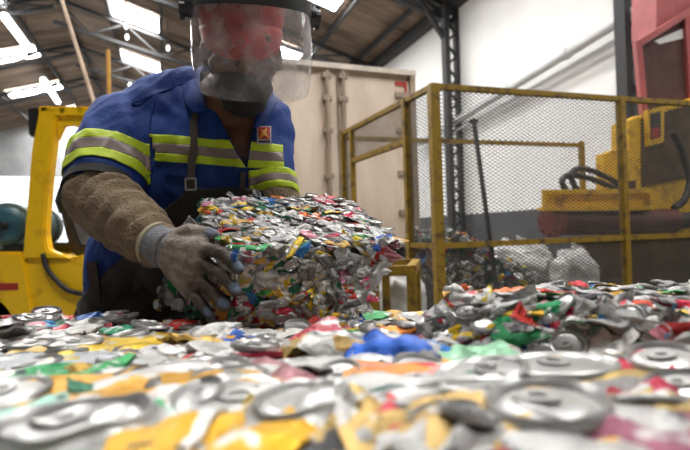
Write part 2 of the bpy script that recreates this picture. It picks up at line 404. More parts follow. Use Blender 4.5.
diamond('mesh_panel', P1, fd, 1.85, 0.14, topz - 0.03)
diamond('mesh_panel', P0, sd, s1, 0.14, topz - 0.03)
gz = at(410, 141, P0.lerp(E, s1 / SLn).y).z
diamond('mesh_panel', S1, sd, s2 - s1, gz, topz - 0.03)
diamond('mesh_panel', S2, sd, SLn - s2, 0.14, topz - 0.03)

# dark bar leaning inside the cage
p0, p1 = at(474, 122, 4.6), at(498, 300, 4.3); d_ = (p1 - p0).normalized(); f0 = p1 + d_ * (p1.z / -d_.z)
lb = thing('steel_bar', 'dark flat steel bar leaning behind the cage mesh', 'bar', f0)
MB().bar(f0 + Z * 0.01, p0, 0.055, 0.03).build('bar_shaft', M['steel_dark'], lb, bevel=0.003)
MB().bar(p0 - d_ * 0.01 - BX * 0.03, p0 - d_ * 0.01 + BX * 0.03, 0.06, 0.03).build('bar_head', M['steel_dark'], lb)

# yellow steel stand beside the cage
a = at(374, 271, 2.66); c = at(411, 270, 2.62); ts = a.z
a.z = c.z = 0; dv = (c - a).normalized(); nv = Vector((-dv.y, dv.x, 0))
st = thing('steel_stand', 'low yellow welded steel stand beside the cage gate', 'stand', a)
back = nv * 0.55
for q in (a, c, a + back, c + back): MB().bar(q, q + Z * ts, 0.05, 0.05, up=dv).build('leg', M['cage_yellow'], st, bevel=0.004)
for q0, q1 in ((a, c), (a + back, c + back), (a, a + back), (c, c + back)): MB().bar(q0 + Z * ts, q1 + Z * ts, 0.055).build('top_rail', M['cage_yellow'], st, bevel=0.004)
MB().bar(a + back + Z * ts * 0.4, c + back + Z * ts * 0.4, 0.04).build('brace', M['cage_yellow'], st)

# ================================================================== BALING PRESS
tq = 3.85
pr = thing('baling_press', 'yellow hydraulic baling press with dark red ram cylinder and salmon hood', 'press', hall(4.0, tq, 0), YAW)
def pp_(u, v, t): return hall(*on_t(u, v, t))
def plate(name, pix, t, th, m, parent=None, bev=0.0):
    return MB().prism([pp_(u, v, t) for u, v in pix], AX * th).build(name, m, parent or pr, bevel=bev)
base = plate('lower_block', [(592, 236), (720, 234), (720, 460), (592, 440)], tq + 0.1, 0.3, M['rust_panel'], bev=0.01)
plate('block_rib', [(648, 240), (656, 240), (656, 320), (648, 320)], tq + 0.08, 0.04, M['rust_panel'], base)
body = plate('press_body', [(629, 121), (640, 116), (720, 88), (720, 236), (629, 236)], tq + 0.3, 0.25, M['press_yellow'], bev=0.01)
plate('side_box', [(604, 154), (634, 143), (634, 236), (604, 236)], tq + 0.34, 0.12, M['press_yellow'], body, 0.008)
mp_ = plate('rust_grille', [(643, 118), (720, 96), (720, 172), (643, 186)], tq + 0.27, 0.03, M['rust_panel'], body)
w_ = plate('inspection_frame', [(647, 110), (664, 106), (664, 142), (649, 146)], tq + 0.22, 0.05, M['press_yellow'], body)
plate('inspection_port', [(650, 114), (661, 111), (661, 137), (651, 140)], tq + 0.215, 0.01, M['rubber'], w_)
plate('port_flag', [(652, 128), (660, 127), (660, 137), (652, 138)], tq + 0.21, 0.004, M['red_paint'], w_)
plate('guide_post', [(626, 150), (632, 150), (632, 196), (626, 196)], tq + 0.26, 0.05, M['press_yellow'], body, 0.003)
plate('red_bracket', [(618, 183), (636, 180), (636, 193), (618, 193)], tq + 0.24, 0.05, M['cyl_red'], body)
# tray frame above the cylinder
tr0, tr1 = on_t(544, 193, tq), on_t(652, 193, tq)
fr = MB()
for (u0, v0), (u1, v1) in (((543, 192), (652, 191)), ((543, 209), (652, 208)), ((545, 192), (545, 210)), ((650, 192), (650, 209))):
    fr.bar(pp_(u0, v0, tq), pp_(u1, v1, tq), 0.045)
fr.build('tray_frame', M['press_yellow'], pr)
plate('tray_back', [(546, 194), (650, 193), (650, 207), (546, 208)], tq + 0.04, 0.03, M['press_yellow'])
plate('tray_shelf', [(546, 207), (650, 206), (650, 209), (546, 210)], tq + 0.02, 0.12, M['press_yellow'])
ca, cb = pp_(553, 222, tq + 0.15), pp_(672, 221, tq + 0.15)
cy = MB().tube([ca, cb], 0.145, 28).build('ram_cylinder', M['cyl_red'], pr, 40)
MB().tube([ca - BX * 0.05, ca + BX * 0.03], 0.165, 28).build('end_flange', mat('flange_red', (0.26, 0.05, 0.045), 0.5), cy, 40)
for k in range(8):
    a_ = k * math.pi / 4; q = ca + (AX * math.cos(a_) + Z * math.sin(a_)) * 0.14
    MB().tube([q - BX * 0.07, q - BX * 0.04], 0.014, 6).build('bolt', M['steel_dark'], cy)
MB().tube([cb, cb + BX * 0.4], 0.10, 20).build('ram_rod', M['rubber'], cy, 40)
# hoses
def hose(pts):
    pts = [Vector(p) for p in pts]; out = []
    for k in range(len(pts) - 1):
        p_1, a_, b_, n_ = pts[max(k - 1, 0)], pts[k], pts[k + 1], pts[min(k + 2, len(pts) - 1)]
        for j in range(8):
            t = j / 8; out.append(0.5 * ((2 * a_) + (b_ - p_1) * t + (2 * p_1 - 5 * a_ + 4 * b_ - n_) * t * t + (-p_1 + 3 * a_ - 3 * b_ + n_) * t ** 3))
    return out + [pts[-1]]
for pix in (((566, 190), (562, 182), (566, 176), (580, 176), (600, 182), (618, 190), (628, 196)), ((578, 192), (572, 180), (573, 171), (585, 169), (602, 175), (622, 186), (634, 194))):
    MB().tube(hose([pp_(u, v, tq + 0.1 + 0.02 * k) for k, (u, v) in enumerate(pix)]), 0.032, 10).build('hose', M['rubber'], pr, 50)
MB().tube(hose([pp_(u, v, tq + 0.12) for u, v in ((672, 132), (680, 145), (686, 165), (690, 182), (684, 200), (674, 208))]), 0.04, 10).build('hose', M['rubber'], pr, 50)
# salmon hood with maroon mesh panel
hd = plate('hood_panel', [(640, 47), (688, 17), (720, -2), (720, 130), (646, 130)], tq + 0.42, 0.05, M['maroon_panel'])
fr = MB()
for (u0, v0), (u1, v1) in (((637, 44), (722, -8)), ((637, 42), (645, 130)), ((686, 16), (692, 120)),):
    fr.bar(pp_(u0, v0, tq + 0.38), pp_(u1, v1, tq + 0.38), 0.075)
fr.build('hood_frame', M['press_red'], hd)
plate('hood_top', [(656, 32), (657, -60), (740, -60), (740, -20)], tq + 0.5, 0.35, M['press_red'])
plate('hood_slot', [(654, 41), (684, 28), (684, 38), (660, 44)], tq + 0.41, 0.01, M['white_wall'], hd)

# ================================================================== FORKLIFT
FD = 4.0
fk = thing('forklift', 'yellow forklift truck with overhead guard and teal gas tank on its back', 'forklift', at(60, 300, FD + 0.5) * Vector((1, 1, 0)) if False else Vector((at(60, 300, FD).x, FD + 0.55, 0)))
def fp(u, v, d=FD): return at(u, v, d)
YD = Vector((0, 1, 0))
def fprism(name, pix, d, th, m, parent=fk, bev=0.012):
    return MB().prism([at(u, v, d) for u, v in pix], YD * th).build(name, m, parent, bevel=bev)
def floorv(u, d, z): # pixel row at height z
    return at(u, 225, d)
body = fprism('counterweight', [(-70, 262), (-60, 254), (-20, 252), (22, 252), (24, 262), (33, 311), (33, 352), (-70, 352)], FD, 1.1, M['fork_yellow'], bev=0.02)
fprism('seat_deck', [(24, 262), (30, 256), (72, 258), (82, 254), (128, 254), (128, 350), (35, 350), (34, 312)], FD + 0.03, 1.04, M['fork_yellow'], bev=0.02)
fprism('red_sticker', [(-14, 283), (18, 283), (18, 290), (-14, 291)], FD - 0.004, 0.006, M['red_paint'], body, 0)
fprism('side_skirt', [(-70, 352), (128, 352), (128, 372), (-70, 372)], FD + 0.06, 1.0, M['steel_dark'], bev=0.01)
# curved dark hose line on the deck side
MB().tube(hose([at(u, v, FD - 0.0) for u, v in ((43, 254), (47, 268), (56, 280), (68, 290), (82, 294))]), 0.022, 8).build('trim_strip', M['rubber'], fk, 50)
for yy, nm in ((0.0, 'guard_post'), (0.95, 'guard_post')):
    MB().prism([at(u, v, FD) + YD * yy for u, v in ((39, 108), (57, 108), (49, 170), (44, 232), (47, 250), (70, 259), (22, 259), (27, 200), (31, 150))], YD * 0.10).build(nm, M['fork_yellow'], fk, bevel=0.012)
    MB().prism([at(u, v, FD) + YD * yy for u, v in ((118, 116), (126, 116), (128, 256), (120, 256))], YD * 0.07).build('front_guard_post', M['fork_yellow'], fk, bevel=0.01)
    MB().prism([at(u, v, FD) + YD * yy for u, v in ((38, 106), (130, 107), (130, 116), (38, 116))], YD * 0.10).build('guard_side_rail', M['fork_yellow'], fk, bevel=0.01)
for u in (44, 62, 80, 98, 116):
    q = at(u, 110, FD); MB().bar(q, q + YD * 0.97, 0.05, 0.06).build('guard_roof_bar', M['fork_yellow'], fk, bevel=0.006)
fprism('guard_gusset', [(56, 116), (96, 116), (90, 124), (64, 126), (58, 140)], FD + 0.03, 0.04, M['fork_yellow'], bev=0.004)
fprism('tail_lamp', [(27, 108), (38, 107), (37, 138), (28, 136)], FD + 0.02, 0.14, M['rubber'], bev=0.015)
fprism('tail_lamp', [(27, 108), (38, 107), (37, 138), (28, 136)], FD + 0.9, 0.14, M['rubber'], bev=0.015)
# seat
sp = fprism('seat_cushion', [(70, 244), (112, 246), (114, 256), (72, 256)], FD + 0.3, 0.5, M['rubber'], bev=0.02)
fprism('seat_backrest', [(58, 206), (66, 204), (78, 240), (84, 250), (72, 252), (66, 240)], FD + 0.3, 0.5, M['rubber'], bev=0.02)
MB().tube([at(62, 188, FD + 0.45), at(63, 200, FD + 0.45), at(66, 212, FD + 0.45)], [0.03, 0.07, 0.06], 10).build('armrest', M['rubber'], fk, 50)
# gas tank lying crosswise behind the guard
tc0, tc1 = at(5, 226, FD + 0.05), at(5, 226, FD + 0.05) + YD * 0.75 + Vector((-0.15, 0, 0))
tank = MB().tube([tc0 + (tc1 - tc0) * f for f in (0.0, 0.03, 0.1, 0.9, 0.97, 1.0)], [0.10, 0.155, 0.185, 0.185, 0.155, 0.10], 28).build('gas_tank', M['teal'], fk, 40)
for f in (0.05, 0.85): MB().tube([tc0 + (tc1 - tc0) * f, tc0 + (tc1 - tc0) * (f + 0.1)], 0.2, 28).build('tank_strap', M['teal_rim'], tank, 40)
for k in range(24): pass
MB().tube([tc0 - YD * 0.05, tc0 + YD * 0.02], 0.03, 12).build('valve', M['rubber'], tank, 40)
fprism('tank_cradle', [(-30, 244), (36, 244), (34, 254), (-28, 254)], FD + 0.08, 0.8, M['rubber'], bev=0.01)
for u, d in ((-20, 0.0), (-20, 0.95), (105, 0.0), (105, 0.95)):
    q = at(u, 300, FD); q = Vector((q.x, FD + d, 0.28))
    wh = MB().tube([q, q + YD * 0.18], 0.28, 24).build('wheel', M['rubber'], fk, 40)
    MB().tube([q - YD * 0.01, q + YD * 0.19], 0.13, 16).build('hub', M['fork_yellow'], wh, 40)

# ================================================================== CRUSHED CANS
def np_mesh(name, V, F, mi=None, angle=38):
    me = bpy.data.meshes.new(name); me.from_pydata([tuple(map(float, v)) for v in V], [], F)
    me.materials.append(M['can']); me.materials.append(M['alu'])
    if mi: me.polygons.foreach_set('material_index', mi)
    bm = bmesh.new(); bm.from_mesh(me); bmesh.ops.recalc_face_normals(bm, faces=bm.faces); bm.to_mesh(me); bm.free()
    me.polygons.foreach_set('use_smooth', [True] * len(me.polygons)); me.set_sharp_from_angle(angle=R(angle))
    return me

def creases(rs, x, y, n, amp, f0=1.2, f1=4.0):
    z = np.zeros_like(x)
    for _ in range(n):
        a = rs.uniform(0, 2 * np.pi); f = rs.uniform(f0, f1); ph = rs.uniform(0, 1)
        q = (np.cos(a) * x + np.sin(a) * y) * f * 0.5 + ph + 0.12 * np.sin(2.3 * (x * np.sin(a) - y * np.cos(a)) + 6 * ph)
        z += amp / f ** 0.7 * (np.abs((q % 1.0) - 0.5) * 4 - 1)
    return z

def lid(V, F, mi, c, rad, n=22, tilt=0.0, spin=0.0, tab=True, seg_mat=1):
    prof = ((0.0, 0.0), (0.62, 0.0), (0.74, -0.03), (0.84, -0.10), (0.90, 0.02), (0.97, 0.09), (1.02, 0.03), (1.03, -0.10))
    i0 = len(V); ct, stl = math.cos(tilt), math.sin(tilt)
    def tr(x, y, z): return (c[0] + x * ct - z * stl, c[1] + y, c[2] + x * stl + z * ct)
    V.append(tr(0, 0, 0))
    for r, z in prof[1:]:
        for k in range(n):
            a = 2 * math.pi * k / n; V.append(tr(rad * r * math.cos(a), rad * r * math.sin(a), rad * z))
    for k in range(n): F.append([i0, i0 + 1 + k, i0 + 1 + (k + 1) % n]); mi.append(seg_mat)
    for j in range(len(prof) - 2):
        for k in range(n):
            a = i0 + 1 + j * n; F.append([a + k, a + n + k, a + n + (k + 1) % n, a + (k + 1) % n]); mi.append(seg_mat)
    if tab:
        cs, sn = math.cos(spin), math.sin(spin); i1 = len(V); m = 14
        for zz in (0.10, 0.03):
            for r in (1.0, 0.45):
                for k in range(m):
                    a = 2 * math.pi * k / m; x = 0.30 * r * math.cos(a) * 1.25 + 0.12; y = 0.22 * r * math.sin(a) * 1.15
                    V.append(tr(rad * (x * cs - y * sn), rad * (x * sn + y * cs), rad * zz))
        for k in range(m):
            k2 = (k + 1) % m
            for q in ((k, k2, m + k2, m + k), (k, 2 * m + k, 2 * m + k2, k2), (m + k, m + k2, 3 * m + k2, 3 * m + k)): F.append([i1 + j for j in q]); mi.append(seg_mat)

def pancake(seed, L=0.058, Wd=0.036, lids=0, amp=0.0026, nx=24, ny=15):
    rs = np.random.default_rng(seed); s = np.linspace(-1, 1, nx); t = np.linspace(-1, 1, ny)
    S, T = np.meshgrid(s, t, indexing='ij')
    k = rs.uniform(0.12, 0.4); X = S * np.sqrt(1 - k * T ** 2); Y = T * np.sqrt(1 - rs.uniform(0.1, 0.35) * S ** 2)
    ang = np.arctan2(Y, X); edge = np.maximum(np.abs(S), np.abs(T))
    wob = 1 + edge ** 2 * (0.07 * np.sin(3 * ang + rs.uniform(0, 6)) + 0.05 * np.sin(7 * ang + rs.uniform(0, 6)) + 0.012 * rs.normal(size=S.shape))
    X = X * wob * L * (1 + 0.25 * T * rs.uniform(-1, 1)); Y = Y * wob * Wd * (1 + 0.3 * S * rs.uniform(-1, 1))
    Zt = creases(rs, S * 1.4, T, 5, amp, 0.8, 3.0) + 0.0003 * rs.normal(size=S.shape)
    Zt = Zt + 0.004 - 0.006 * edge ** 6 + rs.uniform(-0.006, 0.006) * S * S
    V = [(X[i, j], Y[i, j], Zt[i, j]) for i in range(nx) for j in range(ny)]; F = []; mi = []
    idx = lambda i, j: i * ny + j
    for i in range(nx - 1):
        for j in range(ny - 1): F.append([idx(i, j), idx(i + 1, j), idx(i + 1, j + 1), idx(i, j + 1)]); mi.append(0)
    ring = [idx(i, 0) for i in range(nx)] + [idx(nx - 1, j) for j in range(1, ny)] + [idx(i, ny - 1) for i in range(nx - 2, -1, -1)] + [idx(0, j) for j in range(ny - 2, 0, -1)]
    low = []
    for r in ring: x, y, z = V[r]; low.append(len(V)); V.append((x * 0.97, y * 0.97, z - 0.0045 - 0.0015 * rs.random()))
    n = len(ring)
    for q in range(n): F.append([ring[q], ring[(q + 1) % n], low[(q + 1) % n], low[q]]); mi.append(0)
    cb = len(V); V.append((0, 0, -0.010))
    for q in range(n): F.append([low[q], low[(q + 1) % n], cb]); mi.append(0)
    if lids:
        sx = rs.choice((-1, 1)); lid(V, F, mi, (sx * L * 0.62, 0, 0.008), 0.026, tilt=sx * rs.uniform(-0.45, 0.1), spin=rs.uniform(0, 6))
    return np_mesh('pressed_can', V, F, mi)

def puck(seed):
    rs = np.random.default_rng(seed); V = []; F = []; mi = []; n = 26
    bottom = seed % 2
    lid(V, F, mi, (0, 0, 0.004), 0.0275, n=n, spin=rs.uniform(0, 6), tab=not bottom)
    radii = [0.0285, 0.033, 0.036, 0.040, 0.043, 0.041]; zs = [0.003, -0.001, -0.0005, -0.005, -0.009, -0.016]; rings = []
    ph = rs.uniform(0, 6, 4)
    for q, (r, z) in enumerate(zip(radii, zs)):
        ring = []
        for k in range(n):
            a = 2 * math.pi * k / n; am = max(0, q - 1)
            rr = r * (1 + am * (0.05 * math.sin(2 * a + ph[0]) + 0.03 * math.sin(5 * a + ph[1]) + 0.015 * rs.normal()))
            ring.append(len(V)); V.append((rr * math.cos(a), rr * math.sin(a), z + am * 0.0011 * rs.normal() + 0.0012 * am * math.sin(4 * a + ph[2])))
        rings.append(ring)
    for q in range(len(rings) - 1):
        for k in range(n): F.append([rings[q][k], rings[q][(k + 1) % n], rings[q + 1][(k + 1) % n], rings[q + 1][k]]); mi.append(1 if q == 0 else 0)
    F.append(rings[-1][::-1]); mi.append(0)
    sx, sy = rs.uniform(0.95, 1.2), rs.uniform(0.6, 0.95)
    o3 = Vector((seed * 1.7, 0, 0)); V = [(x * sx, y * sy, z + 0.0035 * noise.noise(Vector((x, y, 0)) * 45 + o3) + 0.0015 * noise.noise(Vector((x, y, 0)) * 130 + o3)) for x, y, z in V]
    return np_mesh('flattened_can', V, F, mi)

def shard(seed):
    rs = np.random.default_rng(seed); nx, ny = 20, 7; L = rs.uniform(0.04, 0.055); Wd = rs.uniform(0.014, 0.024)
    s = np.linspace(-1, 1, nx); t = np.linspace(-1, 1, ny); S, T = np.meshgrid(s, t, indexing='ij')
    f = rs.uniform(1.2, 2.6); ph = rs.uniform(0, 6)
    X = S * L + 0.006 * np.sin(3 * S + ph) * T; Y = T * Wd * (1 + 0.35 * np.sin(2.2 * S + ph)) + 0.008 * np.sin(2 * S + ph)
    Zz = 0.005 * np.sin(f * 2 * S + ph) + creases(rs, S * 2, T, 4, 0.0025) + 0.006 * T * np.sin(1.5 * S + ph) + 0.004 * T ** 2 * rs.uniform(-1, 1)
    V = [(X[i, j], Y[i, j], Zz[i, j]) for i in range(nx) for j in range(ny)]
    N = len(V); V += [(x, y, z - 0.003) for x, y, z in V]; F = []; idx = lambda i, j: i * ny + j
    for i in range(nx - 1):
        for j in range(ny - 1):
            q = [idx(i, j), idx(i + 1, j), idx(i + 1, j + 1), idx(i, j + 1)]; F.append(q); F.append([N + k for k in q[::-1]])
    ring = [idx(i, 0) for i in range(nx)] + [idx(nx - 1, j) for j in range(1, ny)] + [idx(i, ny - 1) for i in range(nx - 2, -1, -1)] + [idx(0, j) for j in range(ny - 2, 0, -1)]
    for q in range(len(ring)): a, c = ring[q], ring[(q + 1) % len(ring)]; F.append([a, c, N + c, N + a])
    return np_mesh('crumpled_can', V, F)

PANS = [pancake(100 + k, lids=(k % 3 == 0), L=random.uniform(0.046, 0.062), Wd=random.uniform(0.028, 0.04)) for k in range(16)]
PUCKS = [puck(300 + k) for k in range(8)]
SHARDS = [shard(500 + k) for k in range(14)]

SILVER = [(0.42, 0.42, 0.42), (0.52, 0.52, 0.51), (0.34, 0.345, 0.35), (0.58, 0.57, 0.55), (0.22, 0.215, 0.21)]
PAL = [(SILVER, 0.58), ([(0.50, 0.02, 0.025), (0.42, 0.03, 0.05)], 0.10), ([(0.72, 0.44, 0.02), (0.62, 0.40, 0.10), (0.78, 0.55, 0.05)], 0.12),
       ([(0.02, 0.24, 0.09), (0.05, 0.36, 0.10), (0.02, 0.15, 0.08)], 0.09), ([(0.03, 0.10, 0.42), (0.05, 0.22, 0.5)], 0.035), ([(0.42, 0.14, 0.17), (0.32, 0.1, 0.15)], 0.04),
       ([(0.75, 0.2, 0.04)], 0.025), ([(0.05, 0.05, 0.055)], 0.04)]
SILVER_SHARE = 1.0
def pick_colour():
    tot = sum(p for _, p in PAL) - 0.58 * (1 - SILVER_SHARE); x = random.random() * tot + 0.58 * (1 - SILVER_SHARE)
    for cs, p in PAL:
        x -= p
        if x <= 0: break
    c = random.choice(cs); k = random.uniform(0.7, 1.0); return tuple(min(1, v * k) for v in c)

def put_can(parent, name, me, p, nrm, spin, sc, col=None, tilt=0.0, tdir=0.0):
    o = bpy.data.objects.new(name, me); C.objects.link(o); o.parent = parent
    n = Vector(nrm).normalized(); x = n.orthogonal().normalized()
    ax = (Matrix.Rotation(tdir, 3, n) @ x); n2 = Matrix.Rotation(tilt, 3, ax) @ n
    # a stable tangent: world x projected onto the face
    ref = Vector((1, 0, 0)) if abs(n2.x) < 0.8 else Vector((0, 1, 0))
    tx = (ref - n2 * ref.dot(n2)).normalized(); ty = n2.cross(tx)
    tx2 = tx * math.cos(spin) + ty * math.sin(spin); ty2 = n2.cross(tx2)
    rot = Matrix((tx2, ty2, n2)).transposed()
    s = Vector(sc) if isinstance(sc, (tuple, list)) else Vector((sc, sc, sc))
    o.matrix_basis = Matrix.Translation(Vector(p) - parent.location) @ rot.to_4x4() @ Matrix.Diagonal((*s, 1))
    o.color = (*((tuple(0.66 * v for v in col)) if col else pick_colour()), 1); return o

# corners: 0..3 bottom (near-left, near-right, far-right, far-left), 4..7 top in the same order
def tri(cn, a, b_, c):
    lerp = lambda p, q, f: p + (q - p) * f
    lo = lerp(lerp(cn[0], cn[1], a), lerp(cn[3], cn[2], a), b_); hi = lerp(lerp(cn[4], cn[5], a), lerp(cn[7], cn[6], a), b_)
    return lerp(lo, hi, c)
FACES = {'top': lambda u, v: (u, v, 1.0), 'front': lambda u, v: (u, 0.0, v), 'left': lambda u, v: (0.0, u, v), 'right': lambda u, v: (1.0, u, v), 'back': lambda u, v: (u, 1.0, v), 'bottom': lambda u, v: (u, v, 0.0)}
def bale(name, label, corners, counts, can_scale=1.0, group=None, vmin=0.0, mixw=(0.55, 0.15, 0.30), seed=1, rough=0.012, topt=0.22, flatspin=True, margin=0.02):
    """counts: face -> cans along u, along v"""
    random.seed(seed); cn = [Vector(c) for c in corners]
    cen = sum(cn, Vector()) / 8; base = Vector((cen.x, cen.y, min(c.z for c in cn)))
    th = thing(name, label, 'bale', base, 0, group)
    # crumpled core that fills the gaps between the cans
    bm = bmesh.new(); shrink = 0.012
    for fn, fun in FACES.items():
        n = 14; g = []
        for i in range(n + 1):
            row = []
            for j in range(n + 1):
                p = tri(cn, *fun(i / n, j / n)); d = (cen - p).normalized()
                nz = noise.noise(p * 38) * 0.006 + noise.noise(p * 90) * 0.004
                row.append(bm.verts.new(p + d * (shrink + nz) - base))
            g.append(row)
        for i in range(n):
            for j in range(n): bm.faces.new((g[i][j], g[i + 1][j], g[i + 1][j + 1], g[i][j + 1]))
    bmesh.ops.remove_doubles(bm, verts=bm.verts, dist=0.0004); bmesh.ops.recalc_face_normals(bm, faces=bm.faces)
    me = bpy.data.meshes.new('packed_core'); bm.to_mesh(me); bm.free()
    link('packed_core', me, th, M['bale_core'])
    for fn, (nu, nv) in counts.items():
        fun = FACES[fn]
        for i in range(nu):
            for j in range(nv):
                u = min(1 - margin, max(margin, (i + 0.5 + random.uniform(-0.45, 0.45)) / nu)); v = min(1 - margin, max(margin, (j + 0.5 + random.uniform(-0.45, 0.45)) / nv))
                if fn not in ('top', 'bottom'): v = vmin + (1 - vmin) * v
                p = tri(cn, *fun(u, v)); e = 0.01
                pu = tri(cn, *fun(u + e, v)) - p; pv = tri(cn, *fun(u, v + e)) - p; nr = pu.cross(pv).normalized()
                if nr.dot(p - cen) < 0: nr = -nr
                k = random.random()
                if k < mixw[0]: nm, me_, s = 'pressed_can', random.choice(PANS), random.uniform(0.75, 1.2)
                elif k < mixw[0] + mixw[1]: nm, me_, s = 'flattened_can', random.choice(PUCKS), random.uniform(0.85, 1.1)
                else: nm, me_, s = 'crumpled_can', random.choice(SHARDS), random.uniform(0.8, 1.3)
                s *= can_scale
                if fn == 'top': spin = random.uniform(0, 6.28) if flatspin else random.gauss(0, 0.35) + random.choice((0, math.pi)); tl = random.gauss(0, topt)
                else: spin = random.gauss(0, 0.5) + random.choice((0, math.pi)); tl = random.gauss(0, 0.4 if flatspin else 0.2)
                off = random.uniform(-0.4, 1.0) * rough
                ex, ey = (1.0, random.uniform(0.8, 1.1)) if flatspin else ((1.2, random.uniform(0.6, 0.85)) if fn == 'top' else (1.2, random.uniform(0.6, 0.95)))
                if nm == 'flattened_can': ex, ey = 1.0, random.uniform(0.6, 1.0)
                put_can(th, nm, me_, p + nr * off, nr, spin, (s * ex, s * ey, s * random.uniform(0.7, 1.2)), None, tl, random.uniform(0, 6.28))
    return th

# --- the bale in the worker's hands
H_TN, H_TR, H_TB, H_TL = at(233, 258, 0.75), at(398, 241, 0.93), at(340, 197, 1.09), at(207, 200, 0.95)
H_BN, H_BR, H_BL = at(231, 322, 0.79), at(352, 326, 0.85), at(152, 306, 0.96)
H_BB = H_BL + (H_BR - H_BN) * 1.05
held = bale('held_bale', 'small block of pressed cans gripped by the worker in blue', [H_BN, H_BR, H_BB, H_BL, H_TN, H_TR, H_TB, H_TL],
            {'top': (18, 14), 'front': (17, 10), 'left': (12, 10), 'right': (4, 4), 'back': (4, 4)}, 0.43, seed=11, mixw=(0.48, 0.08, 0.44), rough=0.006, topt=0.16, flatspin=False)

# --- the bales forming the top of the pile in front
def zs(y): return CAMZ - 0.128 - 0.03 * (y - 0.28) / 0.5
def pile_bale(label, x0, x1, y0, y1, n, cs, dz=0.0, seed=1, sk=0.0):
    q = lambda x, y, z: Vector((x + sk * (y - y0), y, z))
    c = [q(x0, y0, 0), q(x1, y0, 0), q(x1, y1, 0), q(x0, y1, 0)] + [q(x0, y0, zs(y0) + dz), q(x1, y0, zs(y0) + dz), q(x1, y1, zs(y1) + dz), q(x0, y1, zs(y1) + dz)]
    global SILVER_SHARE; SILVER_SHARE = 0.62
    cnt = {'top': n}
    if x1 > 0.35: cnt['right'] = (6, 4)
    if x0 < -0.35: cnt['left'] = (6, 4)
    if y0 < 0.2: cnt['front'] = (6, 4)
    o = bale('can_bale', label, c, cnt, cs, 'bales of pressed cans in the pile', seed=seed, mixw=(0.80, 0.08, 0.12), topt=0.12, margin=0.065, vmin=0.78)
    SILVER_SHARE = 1.0; return o
pb = {}
pb['n1'] = pile_bale('bale with a silver can ring and yellow foil on top', -0.36, -0.005, 0.10, 0.40, (9, 8), 1.05, 0.0, 21)
pb['n2'] = pile_bale('bale with a grey can ring beside pale gold foil on top', 0.005, 0.38, 0.10, 0.40, (9, 8), 1.05, 0.0, 22)
pb['m1'] = pile_bale('bale at the foot of the worker\'s gloved hand, with yellow cans', -0.62, -0.26, 0.415, 0.71, (10, 8), 0.95, -0.004, 23)
pb['m2'] = pile_bale('bale in front of the held block, with blue crushed can on top', -0.25, 0.125, 0.415, 0.74, (10, 9), 0.95, 0.0, 24)
pb['m3'] = pile_bale('bale under the slanting upper bale, golden foil on its edge', 0.135, 0.56, 0.415, 0.74, (10, 8), 0.95, -0.012, 25)
pb['f1'] = pile_bale('bale against the worker\'s apron, with white round can end on top', -0.86, -0.42, 0.72, 0.99, (13, 8), 0.85, 0.004, 26)
pb['f2'] = pile_bale('bale underneath the held block of pressed cans', -0.41, -0.02, 0.75, 1.0, (11, 7), 0.8, -0.006, 27)
pb['f3'] = pile_bale('bale between the held block and the cage, behind the blue can', -0.01, 0.40, 0.75, 1.0, (11, 7), 0.8, -0.01, 28)

# --- slanting bale on the right of the pile
zt = CAMZ
rb = [Vector((0.108, 0.588, 0.855)), Vector((0.412, 0.422, 0.868)), Vector((0.80, 0.70, 0.853)), Vector((0.40, 0.90, 0.848)),
      at(447, 299, 0.62), at(700, 336, 0.47), Vector((0.80, 0.72, 0.895)), at(562, 290, 0.88)]
right_bale = bale('slanting_bale', 'loose upper bale of pressed cans lying askew beside the cage', rb, {'top': (14, 13), 'front': (18, 5), 'left': (9, 4), 'right': (8, 3)}, 0.55, seed=33, mixw=(0.6, 0.05, 0.35), rough=0.008, topt=0.12, flatspin=False)

# --- cans that stand out in the photograph
def on_pile(u, v, lift=0.010):
    q = cam_rot @ Vector(((u - 345) / FPX, (225 - v) / FPX, -1.0)); p = q * 1.0
    lo, hi = 0.05, 3.0
    for _ in range(40):
        k = (lo + hi) / 2
        if CAMZ + q.z * k > zs(q.y * k) + lift: lo = k
        else: hi = k
    return Vector((0, 0, CAMZ)) + q * lo
def feature(b_, kind, u, v, spin, sc, col, tilt=0.0, tdir=0.0, lift=0.012, label=None):
    me_, nm = {'pan': (PANS, 'pressed_can'), 'puck': (PUCKS, 'flattened_can'), 'shard': (SHARDS, 'crumpled_can')}[kind]
    o = put_can(pb[b_], nm, me_[int(u + v) % len(me_)], on_pile(u, v, lift), (0, 0, 1), spin, sc, col, tilt, tdir)
    if label: o['label'] = label
GOLD = (0.70, 0.48, 0.16); YEL = (0.85, 0.50, 0.02); WHT = (0.66, 0.66, 0.65); GRN = (0.02, 0.30, 0.13); BLU = (0.02, 0.16, 0.62); ORG = (0.85, 0.24, 0.05); PNK = (0.46, 0.20, 0.24); RED = (0.62, 0.02, 0.03)
feature('n1', 'puck', 72, 428, 0.3, 1.3, (0.05, 0.5, 0.22), lift=0.022)
feature('n1', 'puck', 303, 404, 1.0, (1.2, 1.1, 1.1), GOLD, lift=0.022, label='gold coloured can end')
for u, v, s, sp in ((110, 396, 1.6, 0.1), (170, 402, 1.5, -0.2), (60, 394, 1.2, 0.2), (215, 400, 1.1, 0.4), (150, 414, 1.0, 0.0)): feature('n1', 'pan', u, v, sp, (s, s * 1.2, 0.7), YEL, lift=0.017)
feature('n1', 'pan', 275, 384, 0.2, 1.2, PNK); feature('n1', 'pan', 235, 398, 0.5, 0.9, WHT, lift=0.016)
feature('n1', 'pan', 215, 438, 0.3, 1.1, YEL, lift=0.016); feature('n1', 'pan', 10, 415, 0.6, 1.1, (0.35, 0.62, 0.55), lift=0.014)
feature('n2', 'puck', 560, 408, 0.1, (1.15, 0.95, 0.9), (0.85, 0.85, 0.85), tilt=0.03, tdir=1.0, lift=0.016)
